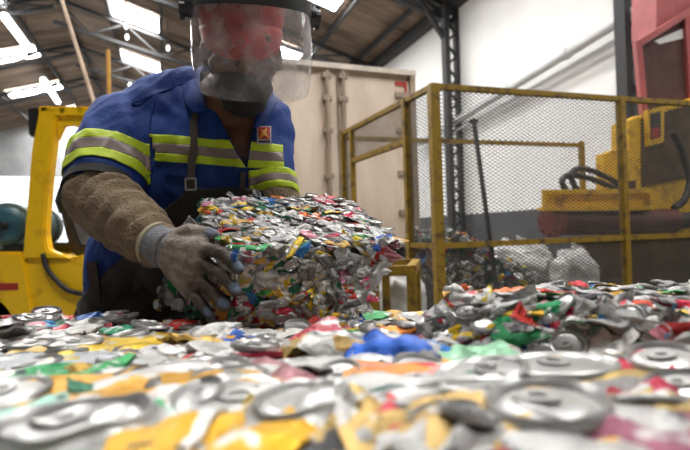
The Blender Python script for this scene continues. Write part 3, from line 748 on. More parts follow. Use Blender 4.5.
feature('n2', 'pan', 520, 436, 0.4, (1.4, 1.3, 1.0), (0.75, 0.75, 0.75), lift=0.012)
feature('n2', 'shard', 590, 428, 0.2, (1.3, 1.3, 0.9), (0.75, 0.75, 0.74), lift=0.014)
feature('n2', 'puck', 455, 400, 0.2, (1.7, 1.2, 1.0), (0.03, 0.10, 0.09), lift=0.018)
feature('n2', 'pan', 400, 388, 0.0, (1.9, 1.1, 0.7), WHT, lift=0.015); feature('n2', 'pan', 430, 398, 0.02, (1.5, 0.7, 0.6), WHT, lift=0.018)
feature('n2', 'pan', 470, 425, 0.1, 1.3, GOLD, lift=0.016); feature('n2', 'pan', 395, 436, 0.1, (0.8, 0.6, 1.2), (0.75, 0.5, 0.2), lift=0.014); feature('n2', 'shard', 350, 440, 0.3, (0.9, 1.0, 1.0), (0.8, 0.8, 0.78), lift=0.014); feature('n2', 'shard', 425, 444, -0.3, (0.8, 0.9, 1.0), RED, lift=0.012); feature('n2', 'pan', 440, 436, 0.5, (0.7, 0.6, 1.0), WHT, lift=0.018)
feature('n2', 'pan', 660, 435, 0.3, 1.2, (0.36, 0.10, 0.17), lift=0.016); feature('n2', 'pan', 625, 412, 0.3, 0.9, GOLD, lift=0.014); feature('n2', 'pan', 600, 438, 0.8, 1.1, WHT, lift=0.015)
feature('n2', 'pan', 680, 400, 0.1, 0.8, RED, lift=0.015)
feature('m3', 'pan', 545, 376, -0.1, (1.5, 1.3, 0.7), GRN, lift=0.012); feature('m3', 'pan', 500, 384, 0.2, (1.2, 1.0, 0.7), GRN, lift=0.012)
feature('m3', 'pan', 630, 368, 0.05, (1.9, 1.3, 0.8), GOLD, lift=0.014, label='broad piece of gold foil'); feature('m3', 'pan', 590, 366, 0.1, (1.0, 1, 0.7), YEL, lift=0.012)
feature('m3', 'pan', 475, 354, 0.3, 0.9, (0.35, 0.7, 0.42), lift=0.012)
feature('m2', 'pan', 440, 373, 0.0, (1.7, 1.0, 0.6), ORG, lift=0.012, label='orange flattened can'); feature('m2', 'pan', 385, 372, 0.1, (1.2, 0.8, 0.6), (0.8, 0.4, 0.3), lift=0.012)
feature('m2', 'pan', 398, 345, -0.22, (1.25, 1.0, 1.5), BLU, tilt=0.12, tdir=1.5, lift=0.022, label='bright blue crushed can')
feature('m2', 'pan', 425, 350, -0.3, (0.8, 0.8, 1.3), BLU, lift=0.016)
feature('m2', 'shard', 290, 345, 0.3, (1.2, 1.4, 1.6), (0.45, 0.02, 0.03), lift=0.022); feature('m2', 'puck', 335, 343, 0.3, 1.1, GOLD, tilt=0.5, tdir=2.2, lift=0.024)
feature('m2', 'pan', 255, 372, 0.2, 1.1, PNK); feature('m2', 'pan', 330, 362, 0.1, (1.3, 0.9, 0.7), WHT, lift=0.014)
feature('m1', 'pan', 110, 344, 0.1, (1.4, 1.1, 0.7), YEL, lift=0.012); feature('m1', 'pan', 60, 346, 0.1, (1.1, 0.9, 0.7), GOLD, lift=0.012)
feature('m1', 'pan', 175, 377, 0.1, (1.5, 1.0, 0.8), WHT, lift=0.018); feature('m1', 'pan', 45, 360, 0.1, (1.6, 0.9, 0.7), (0.45, 0.47, 0.5), lift=0.014)
feature('m1', 'shard', 35, 382, 0.1, (1.2, 1.3, 1.4), (0.02, 0.36, 0.08), lift=0.014); feature('m1', 'pan', 15, 380, 0.3, 0.9, (0.02, 0.3, 0.07), lift=0.01)
feature('m1', 'pan', 105, 376, -0.4, (0.9, 0.9, 1.0), (0.62, 0.36, 0.03), tilt=0.15, tdir=1, lift=0.010)
feature('f1', 'puck', 36, 320, 0.2, 1.15, WHT, tilt=0.12, tdir=0.6, lift=0.022, label='white round can end'); feature('f1', 'pan', 20, 330, 0.3, 0.9, (0.7, 0.1, 0.12), lift=0.012)
feature('f1', 'shard', 90, 322, 0.2, 1.0, BLU, lift=0.014); feature('f1', 'pan', 130, 330, 0.1, 0.9, GRN, lift=0.012); feature('f1', 'pan', 165, 325, 0.1, 0.8, RED, lift=0.014)
# loose cans on the slanting bale
def on_right(kind, u, v, d, spin, sc, col, nrm=(0, 0, 1), tilt=0, tdir=0):
    me_, nm = {'pan': (PANS, 'pressed_can'), 'puck': (PUCKS, 'flattened_can'), 'shard': (SHARDS, 'crumpled_can')}[kind]
    sc = tuple(0.62 * k for k in sc) if isinstance(sc, tuple) else 0.62 * sc
    put_can(right_bale, nm, me_[int(u + v) % len(me_)], at(u, v, d), nrm, spin, sc, col, tilt, tdir)
on_right('pan', 487, 303, 0.61, -0.15, (1.0, 0.9, 0.7), (0.05, 0.5, 0.2)); on_right('pan', 470, 297, 0.66, 0.1, (0.9, 0.8, 0.6), (0.72, 0.8, 0.74))
on_right('puck', 512, 318, 0.57, 0.4, 0.62, (0.6, 0.6, 0.6), (-0.25, -1, 0.5)); on_right('pan', 470, 318, 0.585, 0.4, 0.75, (0.7, 0.71, 0.7), (-0.4, -1, 0.3))
on_right('pan', 440, 325, 0.60, 1.2, 0.7, (0.75, 0.76, 0.76), (-0.7, -1, 0.3)); on_right('shard', 590, 288, 0.8, 0.1, 1.0, RED, tilt=0.3)
on_right('shard', 545, 320, 0.54, -0.5, 1.0, RED, (-0.2, -1, 0.5)); on_right('pan', 598, 322, 0.53, -0.2, 0.8, (0.10, 0.45, 0.10), (-0.2, -1, 1)); on_right('shard', 617, 331, 0.505, -0.7, 0.7, (0.05, 0.3, 0.65), (-0.2, -1, 0.6))
on_right('pan', 560, 302, 0.64, -0.1, 1.1, (0.25, 0.5, 0.12)); on_right('pan', 660, 318, 0.56, -0.1, 0.9, (0.6, 0.05, 0.08))

# --- bales and bags behind the cage
def far_bale(label, u0, u1, vt, d, dep, hgt_slump, n, seed):
    a, c = at(u0, vt, d), at(u1, vt + hgt_slump, d); e = Vector((0, dep, 0))
    lo = lambda q: Vector((q.x, q.y, 0.0))
    up = lambda q, k=0.0: Vector((q.x, q.y, q.z))
    cn = [lo(a), lo(c) + BX * 0.03, lo(c) + e, lo(a) + e, up(a), up(c), up(c) + e * 0.8, up(a) + e * 0.8]
    return bale('can_bale', label, cn, {'top': (n, 3), 'front': (n, 8), 'left': (3, 6)}, 1.1, seed=seed, vmin=0.35, mixw=(0.5, 0.1, 0.4), rough=0.05, topt=0.4)
far_bale('light coloured heap of pressed cans beyond the cage corner post', 412, 452, 230, 5.6, 0.8, 4, 8, 41)
far_bale('dark slumping heap of pressed cans behind the cage mesh', 458, 546, 233, 5.0, 0.55, 50, 12, 42)

def blob(name, label, cat, u0, u1, vt, d, dep, seed, group=None):
    a, c = at(u0, vt, d), at(u1, vt, d); wd = (c.x - a.x) / 2; h = a.z; cx = (a.x + c.x) / 2
    th = thing(name, label, cat, (cx, d, 0), 0, group); bm = bmesh.new(); bmesh.ops.create_icosphere(bm, subdivisions=5, radius=1)
    for v in bm.verts:
        p = v.co; n_ = p.normalized(); sgn = lambda x, e: math.copysign(abs(x) ** e, x)
        q = Vector((sgn(n_.x, 0.7) * wd, sgn(n_.y, 0.7) * dep / 2, (sgn(n_.z, 0.75) * 0.5 + 0.5) * h))
        k = noise.fractal(n_ * 2.2 + Vector((seed, 0, 0)), 1.0, 2.0, 4) * 0.16 + abs(noise.noise(n_ * 5 + Vector((0, seed, 0)))) * 0.12
        q += Vector((n_.x * wd, n_.y * dep / 2, n_.z * h * 0.5)) * k; q.z = max(0, q.z); v.co = q
    me = bpy.data.meshes.new('sack'); bm.to_mesh(me); bm.free(); me.polygons.foreach_set('use_smooth', [True] * len(me.polygons))
    link('sack', me, th, M['bag'])
    tp = Vector((cx, d, h)); MB().tube([tp + Vector((0, 0, -0.08)), tp + Vector((0.02, 0, 0.0)), tp + Vector((0.05, 0, 0.06))], [0.10, 0.04, 0.07], 10).build('tied_neck', M['bag'], th, 50)
blob('bulk_bag', 'white bulk bag slumped below the dark red ram cylinder', 'bag', 554, 593, 252, 4.85, 0.44, 3)
blob('bulk_bag', 'large white bulk bag behind the dark heap of cans', 'bag', 488, 548, 243, 6.2, 0.8, 9)
blob('bulk_bag', 'white bulk bag standing under the yellow steel stand', 'bag', 374, 424, 268, 3.42, 0.34, 5)

# ================================================================== THE WORKER
def capsule(bm, a, b_, ra, rb, n=20, m=6):
    a = Vector(a); b_ = Vector(b_); d = b_ - a; L = d.length
    dz = d.normalized() if L > 1e-6 else Vector((0, 0, 1)); x = dz.orthogonal().normalized(); y = dz.cross(x); rings = []
    prof = [(-ra * math.cos(k * math.pi / 2 / m), ra * math.sin(k * math.pi / 2 / m)) for k in range(1, m + 1)] + [(L + rb * math.sin(k * math.pi / 2 / m), rb * math.cos(k * math.pi / 2 / m)) for k in range(0, m)]
    p0 = bm.verts.new(a - dz * ra); p1 = bm.verts.new(b_ + dz * rb)
    for h, r in prof: rings.append([bm.verts.new(a + dz * h + (x * math.cos(2 * math.pi * j / n) + y * math.sin(2 * math.pi * j / n)) * r) for j in range(n)])
    for j in range(n):
        k = (j + 1) % n; bm.faces.new((p0, rings[0][k], rings[0][j])); bm.faces.new((p1, rings[-1][j], rings[-1][k]))
        for q in range(len(rings) - 1): bm.faces.new((rings[q][j], rings[q][k], rings[q + 1][k], rings[q + 1][j]))
def ellipsoid(bm, c, axes, radii):
    r = bmesh.ops.create_icosphere(bm, subdivisions=3, radius=1); X, Y, Zz = axes
    for v in r['verts']: p = v.co.copy(); v.co = Vector(c) + X * p.x * radii[0] + Y * p.y * radii[1] + Zz * p.z * radii[2]

def skin(bm, voxel, smooth=6, disp=None):
    """one continuous surface from overlapping closed shapes"""
    me = bpy.data.meshes.new('tmp'); bmesh.ops.recalc_face_normals(bm, faces=bm.faces); bm.to_mesh(me); bm.free()
    o = bpy.data.objects.new('tmp', me); C.objects.link(o)
    r = o.modifiers.new('r', 'REMESH'); r.mode = 'VOXEL'; r.voxel_size = voxel
    s = o.modifiers.new('s', 'SMOOTH'); s.factor = 0.5; s.iterations = smooth
    dg = bpy.context.evaluated_depsgraph_get(); out = bpy.data.meshes.new_from_object(o.evaluated_get(dg)); bpy.data.objects.remove(o); bpy.data.meshes.remove(me)
    if disp:
        nr = [v.normal.copy() for v in out.vertices]
        for v, n in zip(out.vertices, nr): v.co = v.co + n * disp(v.co, n)
    out.polygons.foreach_set('use_smooth', [True] * len(out.polygons)); return out

def extract(me, planes, keep=None, off=0.003, thick=0.0, cut_only=False):
    """cut a patch out of a mesh with planes (co, no): the side no points to stays; lift it along the normals"""
    bm = bmesh.new(); bm.from_mesh(me)
    if keep: bmesh.ops.delete(bm, geom=[f for f in bm.faces if not keep(f.calc_center_median(), f.normal)], context='FACES')
    for co, no in planes: bmesh.ops.bisect_plane(bm, geom=bm.verts[:] + bm.edges[:] + bm.faces[:], plane_co=co, plane_no=no, clear_inner=True)
    bm.normal_update(); ns = {v: v.normal.copy() for v in bm.verts}
    for v in bm.verts: v.co += ns[v] * off
    if thick: bmesh.ops.solidify(bm, geom=bm.faces[:], thickness=thick)
    out = bpy.data.meshes.new('patch'); bm.to_mesh(out); bm.free(); out.polygons.foreach_set('use_smooth', [True] * len(out.polygons)); return out

M['skin'] = mat('brown_skin', (0.20, 0.098, 0.058), 0.5, var=0.25, scale=18, bump=0.1)
M['shirt'] = mat('royal_blue_cotton', (0.006, 0.048, 0.27), 0.75, var=0.3, scale=9, bump=0.15, bscale=120)
M['lime'] = mat('lime_band', (0.55, 0.72, 0.02), 0.6, var=0.15, scale=20)
M['reflect'] = mat('grey_reflective_band', (0.30, 0.235, 0.22), 0.45, var=0.2, scale=25)
M['apron'] = mat('brown_leather_apron', (0.040, 0.030, 0.025), 0.6, var=0.4, scale=12, bump=0.15)
M['strap'] = mat('leather_strap', (0.085, 0.065, 0.05), 0.6, var=0.3, scale=30)
M['fleece'] = mat('brown_fleece', (0.25, 0.185, 0.115), 0.95, var=0.3, scale=30, bump=0.6, bscale=180)
M['black_cloth'] = mat('black_cloth', (0.012, 0.012, 0.013), 0.8, var=0.3, scale=30)
M['trouser'] = mat('dark_work_trousers', (0.03, 0.035, 0.05), 0.8, var=0.3, scale=12)
M['boot'] = mat('boot_leather', (0.02, 0.017, 0.015), 0.5, var=0.3, scale=12)
M['hat_red'] = mat('red_hat', (0.55, 0.05, 0.035), 0.45, var=0.15, scale=8)
M['bracket'] = mat('dark_grey_plastic', (0.035, 0.036, 0.04), 0.4, var=0.3, scale=20)
M['metal'] = mat('buckle_metal', (0.5, 0.48, 0.45), 0.35, metal=0.9)
M['cuff'] = mat('glove_cuff_knit', (0.21, 0.22, 0.24), 0.9, var=0.3, scale=60, bump=0.4, bscale=200)
M['trim_cream'] = mat('cream_hem', (0.42, 0.38, 0.26), 0.8, var=0.2, scale=30)

RS, LS = at(128, 128, 1.12), at(264, 138, 1.17)
NECK = at(214, 106, 1.13)
TORSO = [  # capsule segments: left end, right end, radius
    (at(150, 122, 1.15), at(250, 128, 1.17), 0.092), (at(155, 150, 1.14), at(243, 155, 1.16), 0.105), (at(163, 190, 1.15), at(238, 190, 1.17), 0.108),
    (at(150, 230, 1.19), at(222, 230, 1.21), 0.112), (at(138, 262, 1.22), at(196, 262, 1.24), 0.116), (at(136, 296, 1.25), at(192, 296, 1.27), 0.118)]
RSL = at(110, 165, 1.05); RE = at(100, 197, 0.99); RM = at(128, 221, 0.91); RWp = at(160, 246, 0.835)
LSL = at(268, 172, 1.14); LE = at(276, 207, 1.11); LWp = at(312, 226, 1.14)
person = thing('person', 'person in blue work shirt, leather apron and face shield lifting a block of cans', 'person', (TORSO[-1][0].x * 0.5 + TORSO[-1][1].x * 0.5, 1.30, 0), 0)
PL = person.location.copy()
def local(me):
    me.transform(Matrix.Translation(-PL)); return me
HC = at(242, 51, 1.03)                      # middle of the head
f_ = Vector((0.24, -0.92, -0.30)).normalized(); rgt = f_.cross(Z).normalized() * -1; rgt = Z.cross(f_).normalized() ; upv = f_.cross(rgt).normalized()
if upv.z < 0: upv = -upv
AXH = (rgt, f_, upv)
def hp(x, y, z): return HC + rgt * x + f_ * y + upv * z

# ---- body (skin): one continuous mesh
bm = bmesh.new()
ellipsoid(bm, hp(0, -0.015, 0.045), AXH, (0.076, 0.095, 0.088)); ellipsoid(bm, hp(0, 0.02, -0.03), AXH, (0.064, 0.075, 0.085))
ellipsoid(bm, hp(0, 0.035, -0.095), AXH, (0.045, 0.05, 0.035)); ellipsoid(bm, hp(0, 0.06, -0.10), AXH, (0.024, 0.022, 0.02))
capsule(bm, hp(0, 0.09, 0.0), hp(0, 0.108, -0.038), 0.009, 0.014); ellipsoid(bm, hp(0.016, 0.094, -0.042), AXH, (0.01, 0.011, 0.009)); ellipsoid(bm, hp(-0.016, 0.094, -0.042), AXH, (0.01, 0.011, 0.009))
capsule(bm, hp(-0.045, 0.075, 0.022), hp(0.045, 0.075, 0.022), 0.012, 0.012)
capsule(bm, hp(-0.02, 0.088, -0.068), hp(0.02, 0.088, -0.068), 0.009, 0.009); capsule(bm, hp(-0.016, 0.084, -0.08), hp(0.016, 0.084, -0.08), 0.009, 0.009)
for s in (-1, 1): ellipsoid(bm, hp(s * 0.078, -0.01, -0.01), AXH, (0.011, 0.02, 0.032)); ellipsoid(bm, hp(s * 0.048, 0.05, -0.03), AXH, (0.024, 0.025, 0.02))
capsule(bm, hp(0, -0.01, -0.06), NECK, 0.056, 0.058)
capsule(bm, NECK, at(224, 140, 1.16), 0.056, 0.06); capsule(bm, at(210, 128, 1.16), at(240, 130, 1.16), 0.06, 0.06)
for a, c, r in TORSO: capsule(bm, a, c, r - 0.02, r - 0.02)
for a, c in zip(TORSO[:-1], TORSO[1:]): capsule(bm, (a[0] + a[1]) / 2, (c[0] + c[1]) / 2, 0.09, 0.09)
capsule(bm, TORSO[0][0], RS, 0.06, 0.058); capsule(bm, TORSO[0][1], LS, 0.06, 0.055)
capsule(bm, RS, RE, 0.055, 0.045); capsule(bm, RE, RWp, 0.043, 0.026); capsule(bm, LS, LE, 0.052, 0.043); capsule(bm, LE, LWp, 0.043, 0.026)
HIPR, HIPL = TORSO[-1][0] + Vector((0.02, 0, -0.05)), TORSO[-1][1] + Vector((-0.02, 0, -0.05))
KR, KL = Vector((HIPR.x - 0.03, 1.24, 0.44)), Vector((HIPL.x + 0.03, 1.30, 0.44)); AR, AL = Vector((KR.x, 1.32, 0.09)), Vector((KL.x, 1.40, 0.09))
for h, k, a in ((HIPR, KR, AR), (HIPL, KL, AL)): capsule(bm, h, k, 0.075, 0.048); capsule(bm, k, a, 0.046, 0.032); capsule(bm, a + Vector((0, 0.02, -0.05)), a + Vector((0, -0.14, -0.055)), 0.03, 0.027)
body_me = skin(bm, 0.006, 5)
body = link('body', local(body_me), person, M['skin'])
# hair under the hat
bm = bmesh.new(); ellipsoid(bm, hp(0, -0.035, 0.035), AXH, (0.079, 0.088, 0.088)); link('hair', local(skin(bm, 0.006, 3)), person, M['black_cloth'])
for s in (-1, 1):
    bm = bmesh.new(); ellipsoid(bm, hp(s * 0.03, 0.083, 0.003), AXH, (0.012, 0.009, 0.009)); link('eye', local(skin(bm, 0.002, 1)), person, mat('eye_white', (0.6, 0.58, 0.55), 0.3))

# ---- trousers and boots
bm = bmesh.new()
for h, k, a in ((HIPR, KR, AR), (HIPL, KL, AL)): capsule(bm, h, k, 0.098, 0.07); capsule(bm, k, a + Vector((0, 0, 0.03)), 0.07, 0.062)
capsule(bm, HIPR, HIPL, 0.112, 0.112)
link('trousers', local(skin(bm, 0.01, 4, lambda p, n: 0.008 * noise.noise(p * 14))), person, M['trouser'])
for a in (AR, AL):
    bm = bmesh.new(); capsule(bm, a + Vector((0, 0, 0.06)), a + Vector((0, 0.01, -0.03)), 0.05, 0.05); capsule(bm, a + Vector((0, 0.03, -0.045)), a + Vector((0, -0.17, -0.05)), 0.044, 0.04)
    link('boot', local(skin(bm, 0.008, 3)), person, M['boot'])

# ---- shirt
def wrinkle(p, n):
    q = Vector((p.x * 9, p.y * 9, p.z * 5)); k = noise.noise(q) * 0.010 + (0.5 - abs(noise.noise(Vector((p.x * 16 + p.z * 9, p.y * 12, p.z * 10))))) * 0.011 + (0.4 - abs(noise.noise(Vector((p.x * 30 - p.z * 22, p.y * 20, p.z * 8))))) * 0.005
    return k
bm = bmesh.new()
for a, c, r in TORSO: capsule(bm, a, c, r, r)
for a, c in zip(TORSO[:-1], TORSO[1:]):
    for k in (0, 1): capsule(bm, a[k], c[k], a[2], c[2])
    capsule(bm, (a[0] + a[1]) / 2, (c[0] + c[1]) / 2, a[2] + 0.012, c[2] + 0.012)
capsule(bm, TORSO[0][0], RS, 0.085, 0.082); capsule(bm, TORSO[0][1], LS, 0.083, 0.072)
capsule(bm, RS, RSL, 0.083, 0.080); capsule(bm, RSL, RSL.lerp(RE, 0.45), 0.080, 0.076)
capsule(bm, LS, LSL, 0.068, 0.062); capsule(bm, LSL, LSL.lerp(LE, 0.45), 0.062, 0.058)
capsule(bm, at(188, 92, 1.15), at(150, 112, 1.16), 0.060, 0.075); capsule(bm, at(232, 100, 1.18), at(262, 120, 1.18), 0.055, 0.066)
shirt_me = skin(bm, 0.006, 6, wrinkle)
def arm_dist(p, a, b_):
    d = b_ - a; t = max(0, min(1, (p - a).dot(d) / d.length_squared)); return (p - a - d * t).length, t
def on_right_arm(p):
    d, t = arm_dist(p, RS, RE); return d < 0.098 and t > 0.30 and (p - RS).dot(RE - RS) > 0
# V opening at the neck
vt, vl, vr = at(240, 167, 1.0), at(194, 86, 1.0), at(251, 100, 1.0)
cpos = Vector((0, 0, CAMZ))
fwd_n = Vector((0, 1, 0))
def plane3(a, b_, inside):
    # plane through the edge a-b and running front to back through the chest
    n = (b_ - a).cross(fwd_n + Vector((0, 0, 0.15))).normalized()
    return (a, n if n.dot(inside - a) > 0 else -n)
ins = at(228, 110, 1.0); pl1, pl2 = plane3(vt, vl, ins), plane3(vt, vr, ins)
bm = bmesh.new(); bm.from_mesh(shirt_me)
near = [f for f in bm.faces if f.calc_center_median().y < 1.19]
for co, no in (pl1, pl2):
    g = [f for f in bm.faces if f.calc_center_median().y < 1.19]; ge = list({e for f in g for e in f.edges}); gv = list({v for f in g for v in f.verts})
    bmesh.ops.bisect_plane(bm, geom=gv + ge + g, plane_co=co, plane_no=no)
dead = [f for f in bm.faces if f.calc_center_median().y < 1.19 and all((f.calc_center_median() - co).dot(no) > 0 for co, no in (pl1, pl2))]
bmesh.ops.delete(bm, geom=dead, context='FACES')
# sleeve end is open where the fleece comes out
shirt_cut = bpy.data.meshes.new('shirt'); bm.to_mesh(shirt_cut); bm.free(); shirt_cut.polygons.foreach_set('use_smooth', [True] * len(shirt_cut.polygons))
shirt_w = shirt_cut.copy()
shirt = link('shirt', local(shirt_cut), person, M['shirt'])
bvh_bm = bmesh.new(); bvh_bm.from_mesh(shirt_w); bvh = BVHTree.FromBMesh(bvh_bm)
def hit(u, v, lift=0.004):
    q = (cam_rot @ Vector(((u - 345) / FPX, (225 - v) / FPX, -1.0))).normalized(); p, n, _, _ = bvh.ray_cast(cpos, q)
    return (p + n * lift, n) if p else (at(u, v, 1.05), Vector((0, -1, 0)))
# chest bands
def chest_band(v0, v1, m, nm):
    a, b_ = at(190, v0, 1.03), at(190, v1, 1.03); tilt = Vector((0.10, -0.10, 1)).normalized()
    for u0, u1 in ((150, 250), (238, 284)):
        keep = lambda p, n: p.y < 1.19 and not on_right_arm(p)
        pa, pb_ = at(u0, 150, 1.05), at(u1, 150, 1.05)
        pls = [(a, -tilt), (b_, tilt), (pa, Vector((1, 0.25, 0))), (pb_, Vector((-1, -0.2, 0)))]
        if u0 == 150: pls.append((pl1[0] - pl1[1] * 0.002, -pl1[1]))
        else: pls.append((pl2[0] - pl2[1] * 0.002, -pl2[1]))
        link(nm, local(extract(shirt_w, pls, keep, 0.002, -0.002)), shirt, m)
chest_band(137, 145.5, M['lime'], 'lime_band'); chest_band(145.5, 155, M['reflect'], 'reflective_band'); chest_band(155, 163.5, M['lime'], 'lime_band')
# sleeve bands
ad = (RSL.lerp(RE, 0.45) - RS).normalized() ; ad = (ad + Vector((0.05, 0.06, 0.0))).normalized()
Ls = 0.150
for k0, k1, m, nm in ((0.125, 0.155, M['lime'], 'lime_band'), (0.155, 0.192, M['reflect'], 'reflective_band'), (0.192, 0.224, M['lime'], 'lime_band')):
    link(nm, local(extract(shirt_w, [(RS + ad * k0 * 0.75, ad), (RS + ad * k1 * 0.75, -ad)], lambda p, n: arm_dist(p, RS, RE)[0] < 0.105 and p.x < RS.x + 0.085 and p.y < 1.22, 0.002, -0.002)), shirt, m)
ad2 = (LE - LS).normalized()
for k0, k1, m, nm in ((0.115, 0.130, M['lime'], 'lime_band'), (0.130, 0.146, M['reflect'], 'reflective_band'), (0.146, 0.160, M['lime'], 'lime_band')):
    link(nm, local(extract(shirt_w, [(LS + ad2 * k0, ad2), (LS + ad2 * k1, -ad2)], lambda p, n: arm_dist(p, LS, LE)[0] < 0.085 and p.x > LS.x - 0.02, 0.002, -0.002)), shirt, m)
# collar flaps
def collar(pix, dd):
    pts = [hit(u, v, 0.010)[0] for u, v in pix]; mb = MB(); q = [Vector(p) for p in pts]; n = Vector((0.1, -1, 0.1)).normalized()
    mb.prism(q, -n * 0.006); return mb.build('collar_flap', M['shirt'], shirt, bevel=0.0015)
def flap(top, bot):
    mb = MB(); n = len(top)
    for r, off in ((top, 0.012), (bot, 0.008), (bot, 0.003), (top, 0.004)):
        for u, v, d in r: mb.p(at(u, v, d - off))
    for k in range(4):
        for j in range(n - 1): mb.f.append([k * n + j, k * n + j + 1, ((k + 1) % 4) * n + j + 1, ((k + 1) % 4) * n + j])
    for e in (0, n - 1): mb.f.append([k * n + e for k in range(4)])
    return mb.build('collar_flap', M['shirt'], shirt, 50)
def neck_collar(pairs):
    mb = MB(); prev = None
    for (u, v, d), (u2, v2, d2) in pairs:
        a, c = at(u, v, d), at(u2, v2, d2); m_ = (a + c) / 2 + Vector((0, -0.008, 0.006)); row = [mb.p(a), mb.p(m_), mb.p(c)]
        if prev:
            for k in (0, 1): mb.f.append([prev[k], row[k], row[k + 1], prev[k + 1]])
        prev = row
    o = mb.build('collar', M['shirt'], shirt, 80); so = o.modifiers.new('thick', 'SOLIDIFY'); so.thickness = 0.005; su = o.modifiers.new('soft', 'SUBSURF'); su.levels = 1; su.render_levels = 1
neck_collar([((209, 112, 1.035), (195, 116, 1.03)), ((205, 98, 1.045), (184, 106, 1.035)), ((201, 84, 1.075), (181, 92, 1.065)), ((199, 72, 1.12), (182, 80, 1.12)), ((206, 64, 1.17), (192, 70, 1.19)),
             ((228, 62, 1.20), (226, 68, 1.235)), ((254, 72, 1.19), (264, 80, 1.21)), ((266, 88, 1.14), (281, 98, 1.14)), ((264, 104, 1.09), (275, 110, 1.075)), ((258, 116, 1.055), (265, 121, 1.045)), ((252, 128, 1.035), (256, 131, 1.03))])

# ---- emblem patch on the chest
bd = thing  # (part helper below)
def patch(name, pix, m, lift, parent):
    mb = MB(); mb.prism([(lambda p: p + (cpos - p).normalized() * lift)(hit(u, v, 0.0)[0]) for u, v in pix], Vector((0, 0.002, 0))); return mb.build(name, m, parent)
em = patch('emblem_patch', [(257, 126), (271, 126), (271, 144), (257, 144)], mat('emblem_white', (0.62, 0.58, 0.58), 0.6), 0.010, shirt)
patch('emblem_field', [(258.5, 127), (270, 127), (270, 139), (258.5, 139)], mat('emblem_red', (0.55, 0.03, 0.02), 0.6), 0.0115, em)
patch('emblem_flame', [(259, 138.5), (262, 132), (259.5, 129), (263.5, 130.5), (267, 127.5), (266, 133), (269.5, 138.5), (264.5, 135)], mat('emblem_orange', (0.9, 0.38, 0.02), 0.6), 0.013, em)
patch('emblem_text_bar', [(258.5, 140.5), (270, 140.5), (270, 142.5), (258.5, 142.5)], mat('emblem_navy', (0.02, 0.02, 0.12), 0.6), 0.0115, em)

# chest pockets and the armhole seam
for q in ([(163, 167), (187, 169), (186, 176), (163, 174)], ):
    patch('pocket_flap', q, M['shirt'], 0.006, shirt)
def seam(pix): MB().tube([hit(u, v, 0.0012)[0] for u, v in pix], 0.0022, 6).build('seam', M['shirt'], shirt, 60)
seam([(160, 92), (154, 104), (151, 116), (150, 128), (150, 140), (150, 152), (150, 166), (151, 180)])
seam([(183, 84), (168, 90), (150, 97), (132, 104)])
# ---- apron: bib, skirt and straps
def line_pl(p, q, inside): return plane3(p, q, inside)
ins = at(190, 240, 1.1)
bib = extract(shirt_w, [line_pl(at(168, 208, 1.05), at(192, 187, 1.05), at(200, 240, 1.05)), line_pl(at(190, 188, 1.05), at(262, 190, 1.05), at(200, 240, 1.05)), line_pl(at(262, 190, 1.05), at(285, 250, 1.05), at(200, 240, 1.05)),
                        line_pl(at(171, 205, 1.05), at(112, 262, 1.05), at(200, 240, 1.05))], lambda p, n: p.y < 1.24 and n.y < 0.35 and not on_right_arm(p), 0.008, -0.004)
apron = link('apron', local(bib), person, M['apron'])
mb = MB(); cols = []; nU = 22
for i in range(nU + 1):
    a = math.pi * (0.02 + 0.96 * i / nU); cx, cy = PL.x + 0.01, 1.255; col_ = []
    for j in range(9):
        f = j / 8; z = 0.90 - 0.52 * f; rx, ry = 0.198 + 0.02 * f, 0.150 + 0.02 * f; w_ = 0.008 * math.sin(9 * a + 2 * f) * (0.3 + f)
        col_.append(mb.p((cx - math.cos(a) * (rx + w_), cy - math.sin(a) * (ry + w_), z)))
    cols.append(col_)
for i in range(nU):
    for j in range(8): mb.f.append([cols[i][j], cols[i + 1][j], cols[i + 1][j + 1], cols[i][j + 1]])
sk_me = mb
o = mb.build('apron_skirt', M['apron'], apron, 60); so = o.modifiers.new('thick', 'SOLIDIFY'); so.thickness = 0.005
def strap(u0, v0, u1, v1, wpx):
    mb = MB(); prev = None; n = 14
    for k in range(n + 1):
        f = k / n; u, v = u0 + (u1 - u0) * f, v0 + (v1 - v0) * f; pts = []
        for lift in (0.009, 0.002):
            a, c = hit(u - wpx / 2, v, lift)[0], hit(u + wpx / 2, v, lift)[0]; pts += [mb.p(a), mb.p(c)]
        if prev:
            for q0, q1 in ((0, 1), (1, 3), (3, 2), (2, 0)): mb.f.append([prev[q0], prev[q1], pts[q1], pts[q0]])
        else: mb.f.append([pts[0], pts[1], pts[3], pts[2]])
        prev = pts
    mb.f.append([prev[0], prev[2], prev[3], prev[1]]); return mb.build('strap', M['strap'], apron, 50)
s_ = strap(195, 112, 191, 190, 6.5); strap(243, 172, 242, 196, 6)
p, n = hit(192, 184, 0.012); fr = MB()
for a, c in (((-.011, 0, -.012), (.011, 0, -.012)), ((-.011, 0, .012), (.011, 0, .012)), ((-.011, 0, -.012), (-.011, 0, .012)), ((.011, 0, -.012), (.011, 0, .012))): fr.bar(p + Vector(a), p + Vector(c), 0.004)
fr.build('buckle', M['metal'], s_)
# hanging apron string at the hip
mb = MB(); mb.bar(at(92, 262, 1.10), at(97, 305, 1.10), 0.022, 0.004, up=(0, 1, 0)); mb.build('apron_tie', M['strap'], apron)

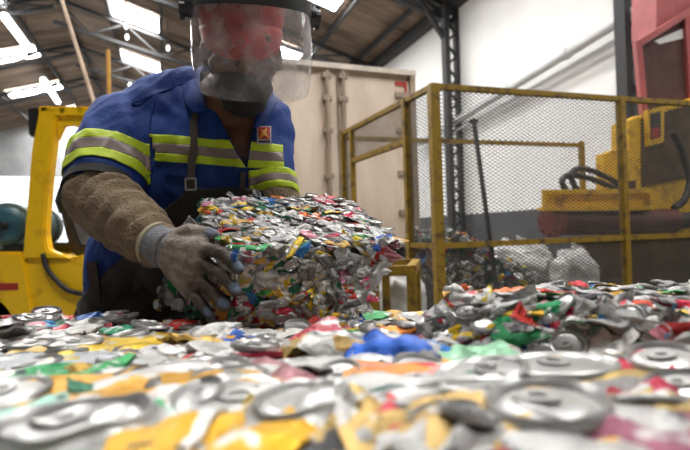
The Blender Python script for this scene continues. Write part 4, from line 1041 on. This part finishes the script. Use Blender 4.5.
# ---- fleece sleeves, arm strap
def fold(p, n, a=RE, b_=RWp, A=0.0065):
    d, t = arm_dist(p, a, b_); return A * math.sin(t * 38 + 4 * noise.noise(p * 16)) * (0.4 + 0.6 * abs(noise.noise(p * 9 + Vector((5, 0, 0))))) * 1.6 + 0.004 * noise.noise(p * 30)
bm = bmesh.new(); capsule(bm, RSL.lerp(RE, 0.25), RE, 0.070, 0.066); capsule(bm, RE, RM, 0.064, 0.058); capsule(bm, RM, RWp.lerp(RM, 0.12), 0.058, 0.040)
link('fleece_sleeve', local(skin(bm, 0.005, 4, fold)), person, M['fleece'])
bm = bmesh.new(); capsule(bm, LSL.lerp(LE, 0.3), LE, 0.058, 0.056); capsule(bm, LE, LWp, 0.055, 0.042)
link('fleece_sleeve', local(skin(bm, 0.006, 4)), person, M['fleece'])
# dark band round the elbow
c0 = RSL.lerp(RE, 0.86); dn = (RE - RSL).normalized(); x = dn.orthogonal().normalized(); y = dn.cross(x)
mb = MB(); n = 30
for s in (-0.011, 0.011):
    for r in (0.071, 0.075):
        for k in range(n): a = 2 * math.pi * k / n; mb.p(c0 + dn * s + (x * math.cos(a) + y * math.sin(a)) * r)
for k in range(n):
    k2 = (k + 1) % n
    for q0, q1 in ((0, 1), (1, 3), (3, 2), (2, 0)): mb.f.append([q0 * n + k, q0 * n + k2, q1 * n + k2, q1 * n + k])
mb.build('elbow_band', M['black_cloth'], person, 50)

# ---- gloves
def glove_mat():
    m, nt, b_ = node_mat('worn_work_glove'); N = nt.nodes; L = nt.links
    at_ = N.new('ShaderNodeAttribute'); at_.attribute_name = 'tint'; n = N.new('ShaderNodeTexNoise'); n.inputs['Scale'].default_value = 45; n.inputs['Detail'].default_value = 8
    tc = N.new('ShaderNodeTexCoord'); L.new(tc.outputs['Object'], n.inputs['Vector'])
    r = N.new('ShaderNodeMapRange'); r.inputs[1].default_value = 0.3; r.inputs[2].default_value = 0.7; r.inputs[3].default_value = 0.55; r.inputs[4].default_value = 1.15; L.new(n.outputs[0], r.inputs[0])
    mx = N.new('ShaderNodeMix'); mx.data_type = 'RGBA'; mx.blend_type = 'MULTIPLY'; mx.inputs[0].default_value = 1; L.new(at_.outputs['Color'], mx.inputs[6]); L.new(r.outputs[0], mx.inputs[7]); L.new(mx.outputs[2], b_.inputs['Base Color'])
    b_.inputs['Roughness'].default_value = 0.8
    n2 = N.new('ShaderNodeTexNoise'); n2.inputs['Scale'].default_value = 220; L.new(tc.outputs['Object'], n2.inputs['Vector']); bp = N.new('ShaderNodeBump'); bp.inputs['Strength'].default_value = 0.5; bp.inputs['Distance'].default_value = 0.004
    L.new(n2.outputs[0], bp.inputs['Height']); L.new(bp.outputs[0], b_.inputs['Normal']); return m
M['glove'] = glove_mat()
def glove(wrist, knuckles, fingers, thumb, rads, shift=Vector((0, 0, 0))):
    bm = bmesh.new(); rk = 0.0165
    for k, kn in enumerate(knuckles): capsule(bm, wrist.lerp(kn, 0.12), kn, 0.024, rk)
    for a, c in zip(knuckles[:-1], knuckles[1:]): capsule(bm, a, c, rk, rk - 0.001); capsule(bm, wrist.lerp(a, 0.5), wrist.lerp(c, 0.5), 0.021, 0.021)
    for kn, ch, r in zip(knuckles, fingers, rads):
        pts = [kn] + ch
        for q in range(len(pts) - 1): capsule(bm, pts[q], pts[q + 1], r * (1.12 - 0.1 * q), r * (1.02 - 0.08 * q))
    for q in range(len(thumb) - 1): capsule(bm, thumb[q], thumb[q + 1], 0.017 - 0.003 * q, 0.0135 - 0.002 * q)
    me = skin(bm, 0.0028, 3, lambda p, n: 0.0012 * noise.noise(p * 70) + 0.0010 * noise.noise(p * 140))
    col = me.color_attributes.new('tint', 'FLOAT_COLOR', 'POINT'); tips = [c[-1] for c in fingers] + [thumb[-1]]
    knit, dark, blue = Vector((0.30, 0.25, 0.215)), Vector((0.075, 0.055, 0.045)), Vector((0.15, 0.21, 0.32))
    L = (knuckles[1] - wrist).length; ax_ = (knuckles[1] - wrist).normalized()
    for v in me.vertices:
        s = (v.co - wrist).dot(ax_) / L; f = max(0, min(1, (s - 0.85) / 0.35 + 0.5 * noise.noise(v.co * 60))); c = knit.lerp(dark, f)
        if s < 0.25: c = c.lerp(Vector((0.26, 0.27, 0.30)), 0.7)
        dt = min((v.co - t - Vector((0, -0.006, 0.006))).length for t in tips); g = max(0, min(1, (0.0125 - dt) / 0.006)); c = c.lerp(blue, g * 0.75)
        col.data[v.index].color = (*c, 1)
    g = link('glove', local(me), person, M['glove'])
    return g
WR_ = at(162, 247, 0.828)
kn = [at(199, 247, 0.79), at(201, 263, 0.785), at(197, 277, 0.79), at(190, 289, 0.80)]
fg = [[at(221, 253, 0.755), at(239, 269, 0.742)], [at(221, 274, 0.75), at(236, 291, 0.745)], [at(212, 291, 0.76), at(225, 306, 0.752)], [at(200, 302, 0.775), at(209, 314, 0.765)]]
thb = [at(172, 240, 0.82), at(190, 231, 0.81), at(212, 235, 0.805)]
g1 = glove(WR_, kn, fg, thb, (0.0098, 0.0102, 0.0098, 0.0088))
# knit cuff and its cream hem
dn = (kn[1] - RWp).normalized(); c0 = RWp + dn * 0.004
MB().tube([c0 - dn * 0.010, c0, c0 + dn * 0.010, c0 + dn * 0.020], [0.037, 0.037, 0.036, 0.033], 28).build('cuff', M['cuff'], g1, 50)
MB().tube([c0 - dn * 0.016, c0 - dn * 0.009], [0.040, 0.040], 28).build('cuff_hem', M['trim_cream'], g1, 50)
# the other hand, behind the far side of the block
w2 = LWp + Vector((0.02, -0.02, -0.03)); d2 = Vector((0.35, -0.1, -0.6)).normalized(); sd2 = Vector((0.4, 0.35, 0.6)).normalized()
kn2 = [w2 + d2 * 0.085 + sd2 * o_ for o_ in (0.03, 0.01, -0.01, -0.03)]
fg2 = [[k_ + d2 * 0.03 + Vector((0.012, -0.02, 0)), k_ + d2 * 0.05 + Vector((0.02, -0.045, 0))] for k_ in kn2]
glove(w2, kn2, fg2, [w2 + d2 * 0.02 + sd2 * 0.02, w2 + d2 * 0.05 + sd2 * 0.055, w2 + d2 * 0.08 + sd2 * 0.06], (0.0098, 0.0102, 0.0098, 0.0088))

# ---- mask over nose-less lower face
bm = bmesh.new()
ellipsoid(bm, hp(0, 0.032, -0.070), AXH, (0.063, 0.074, 0.058)); ellipsoid(bm, hp(0, 0.05, -0.105), AXH, (0.046, 0.046, 0.034)); ellipsoid(bm, hp(0, 0.098, -0.04), AXH, (0.020, 0.018, 0.022))
mask = link('face_mask', local(skin(bm, 0.004, 5, lambda p, n: 0.0016 * math.sin(p.z * 160 + 3 * noise.noise(p * 20)))), person, M['black_cloth'])
for s in (-1, 1): MB().tube([hp(s * 0.062, 0.03, -0.05), hp(s * 0.082, -0.005, -0.015), hp(s * 0.084, -0.028, 0.0)], 0.0025, 6).build('ear_loop', M['black_cloth'], mask)
# ---- red hat with a peak, pulled low
bm = bmesh.new(); ellipsoid(bm, hp(0, -0.012, 0.075), AXH, (0.092, 0.112, 0.085))
hat = link('hat', local(skin(bm, 0.005, 3)), person, M['hat_red'])
mb = MB(); rows = []
for i in range(17):
    a = math.pi * (i / 16) ; row = []
    for j in range(6):
        f = j / 5; rr = 0.088 + 0.045 * f * math.sin(a) ** 0.6; x = -math.cos(a) * (0.088 + 0.004 * f); y = math.sin(a) * (0.100 + 0.022 * f) - 0.01
        zz = 0.052 - 0.075 * f * math.sin(a) ** 0.7 - 0.012 * (1 - math.sin(a))
        row.append(mb.p(hp(x * (1 - 0.08 * f), y, zz)))
    rows.append(row)
for i in range(16):
    for j in range(5): mb.f.append([rows[i][j], rows[i + 1][j], rows[i + 1][j + 1], rows[i][j + 1]])
pk = mb.build('peak', M['hat_red'], hat, 60); so = pk.modifiers.new('thick', 'SOLIDIFY'); so.thickness = 0.004
# ---- face shield: bracket over the brow, knob, clear scuffed visor
def visor_mat():
    m = bpy.data.materials.new('scuffed_clear_visor'); m.use_nodes = True; nt = m.node_tree; N = nt.nodes; L = nt.links; N.clear()
    out = N.new('ShaderNodeOutputMaterial'); tr = N.new('ShaderNodeBsdfTransparent'); tr.inputs[0].default_value = (0.93, 0.93, 0.95, 1); di = N.new('ShaderNodeBsdfDiffuse'); di.inputs[0].default_value = (0.80, 0.80, 0.82, 1)
    tl = N.new('ShaderNodeBsdfTranslucent'); tl.inputs[0].default_value = (0.8, 0.8, 0.82, 1)
    gl = N.new('ShaderNodeBsdfGlossy'); gl.inputs['Roughness'].default_value = 0.15
    tc = N.new('ShaderNodeTexCoord'); n = N.new('ShaderNodeTexNoise'); n.inputs['Scale'].default_value = 15; n.inputs['Detail'].default_value = 6; n.inputs['Roughness'].default_value = 0.55; L.new(tc.outputs['Object'], n.inputs['Vector'])
    r = N.new('ShaderNodeMapRange'); r.inputs[1].default_value = 0.38; r.inputs[2].default_value = 0.72; r.inputs[3].default_value = 0.12; r.inputs[4].default_value = 0.62; L.new(n.outputs[0], r.inputs[0])
    a = N.new('ShaderNodeMixShader'); a.inputs[0].default_value = 0.5; L.new(di.outputs[0], a.inputs[1]); L.new(tl.outputs[0], a.inputs[2])
    x = N.new('ShaderNodeMixShader'); L.new(r.outputs[0], x.inputs[0]); L.new(tr.outputs[0], x.inputs[1]); L.new(a.outputs[0], x.inputs[2])
    fr = N.new('ShaderNodeFresnel'); fr.inputs[0].default_value = 1.35; y = N.new('ShaderNodeMixShader'); L.new(fr.outputs[0], y.inputs[0]); L.new(x.outputs[0], y.inputs[1]); L.new(gl.outputs[0], y.inputs[2]); L.new(y.outputs[0], out.inputs[0]); return m
sh = link('face_shield', None, person); sh.location = (0, 0, 0)
VC = hp(0.022, -0.003, -0.002); VR = 0.122
def vp(a, h, r=VR, dy=0.0): return VC + rgt * math.sin(a) * r + f_ * (math.cos(a) * r * 1.08 + dy) + upv * h
mb = MB(); g = []; nA, nH = 36, 14
for i in range(nA + 1):
    a = R(-84 + 168 * i / nA); bot = -0.098 + 0.030 * (abs(a) / R(84)) ** 3; row = []
    for j in range(nH + 1):
        f = j / nH; row.append(mb.p(vp(a, 0.088 + (bot - 0.088) * f, VR + 0.006 * math.sin(f * 3), 0.012 * f)))
    g.append(row)
for i in range(nA):
    for j in range(nH): mb.f.append([g[i][j], g[i + 1][j], g[i + 1][j + 1], g[i][j + 1]])
vis = mb.build('visor', visor_mat(), sh, 80)
mb = MB(); ring = []
for i in range(nA + 5):
    a = R(-104 + 208 * i / (nA + 4)); ring.append([mb.p(vp(a, h, r, -0.002)) for h, r in ((0.078, VR + 0.004), (0.104, VR + 0.006), (0.106, VR - 0.010), (0.080, VR - 0.006))])
for i in range(nA + 4):
    for j in range(4): mb.f.append([ring[i][j], ring[i + 1][j], ring[i + 1][(j + 1) % 4], ring[i][(j + 1) % 4]])
mb.f.append(ring[0]); mb.f.append(ring[-1][::-1])
mb.build('bracket', M['bracket'], sh, 50)
for s in (-1, 1):
    c0 = vp(R(s * 92), 0.082, VR); k_ = MB().tube([c0 - rgt * s * 0.01, c0 + rgt * s * 0.012, c0 + rgt * s * 0.026], [0.022, 0.022, 0.016], 14).build('knob', M['bracket'], sh, 40)
    for q in range(4):
        a = q * math.pi / 2; e = c0 + rgt * s * 0.018 + (f_ * math.cos(a) + upv * math.sin(a)) * 0.02; MB().tube([e - rgt * s * 0.004, e + rgt * s * 0.006], 0.007, 8).build('knob_grip', M['bracket'], k_, 40)
bm = bmesh.new(); ellipsoid(bm, hp(0.0, -0.01, 0.125), AXH, (0.108, 0.125, 0.055)); link('crown_guard', local(skin(bm, 0.006, 3)), sh, mat('grey_crown', (0.32, 0.32, 0.33), 0.45))
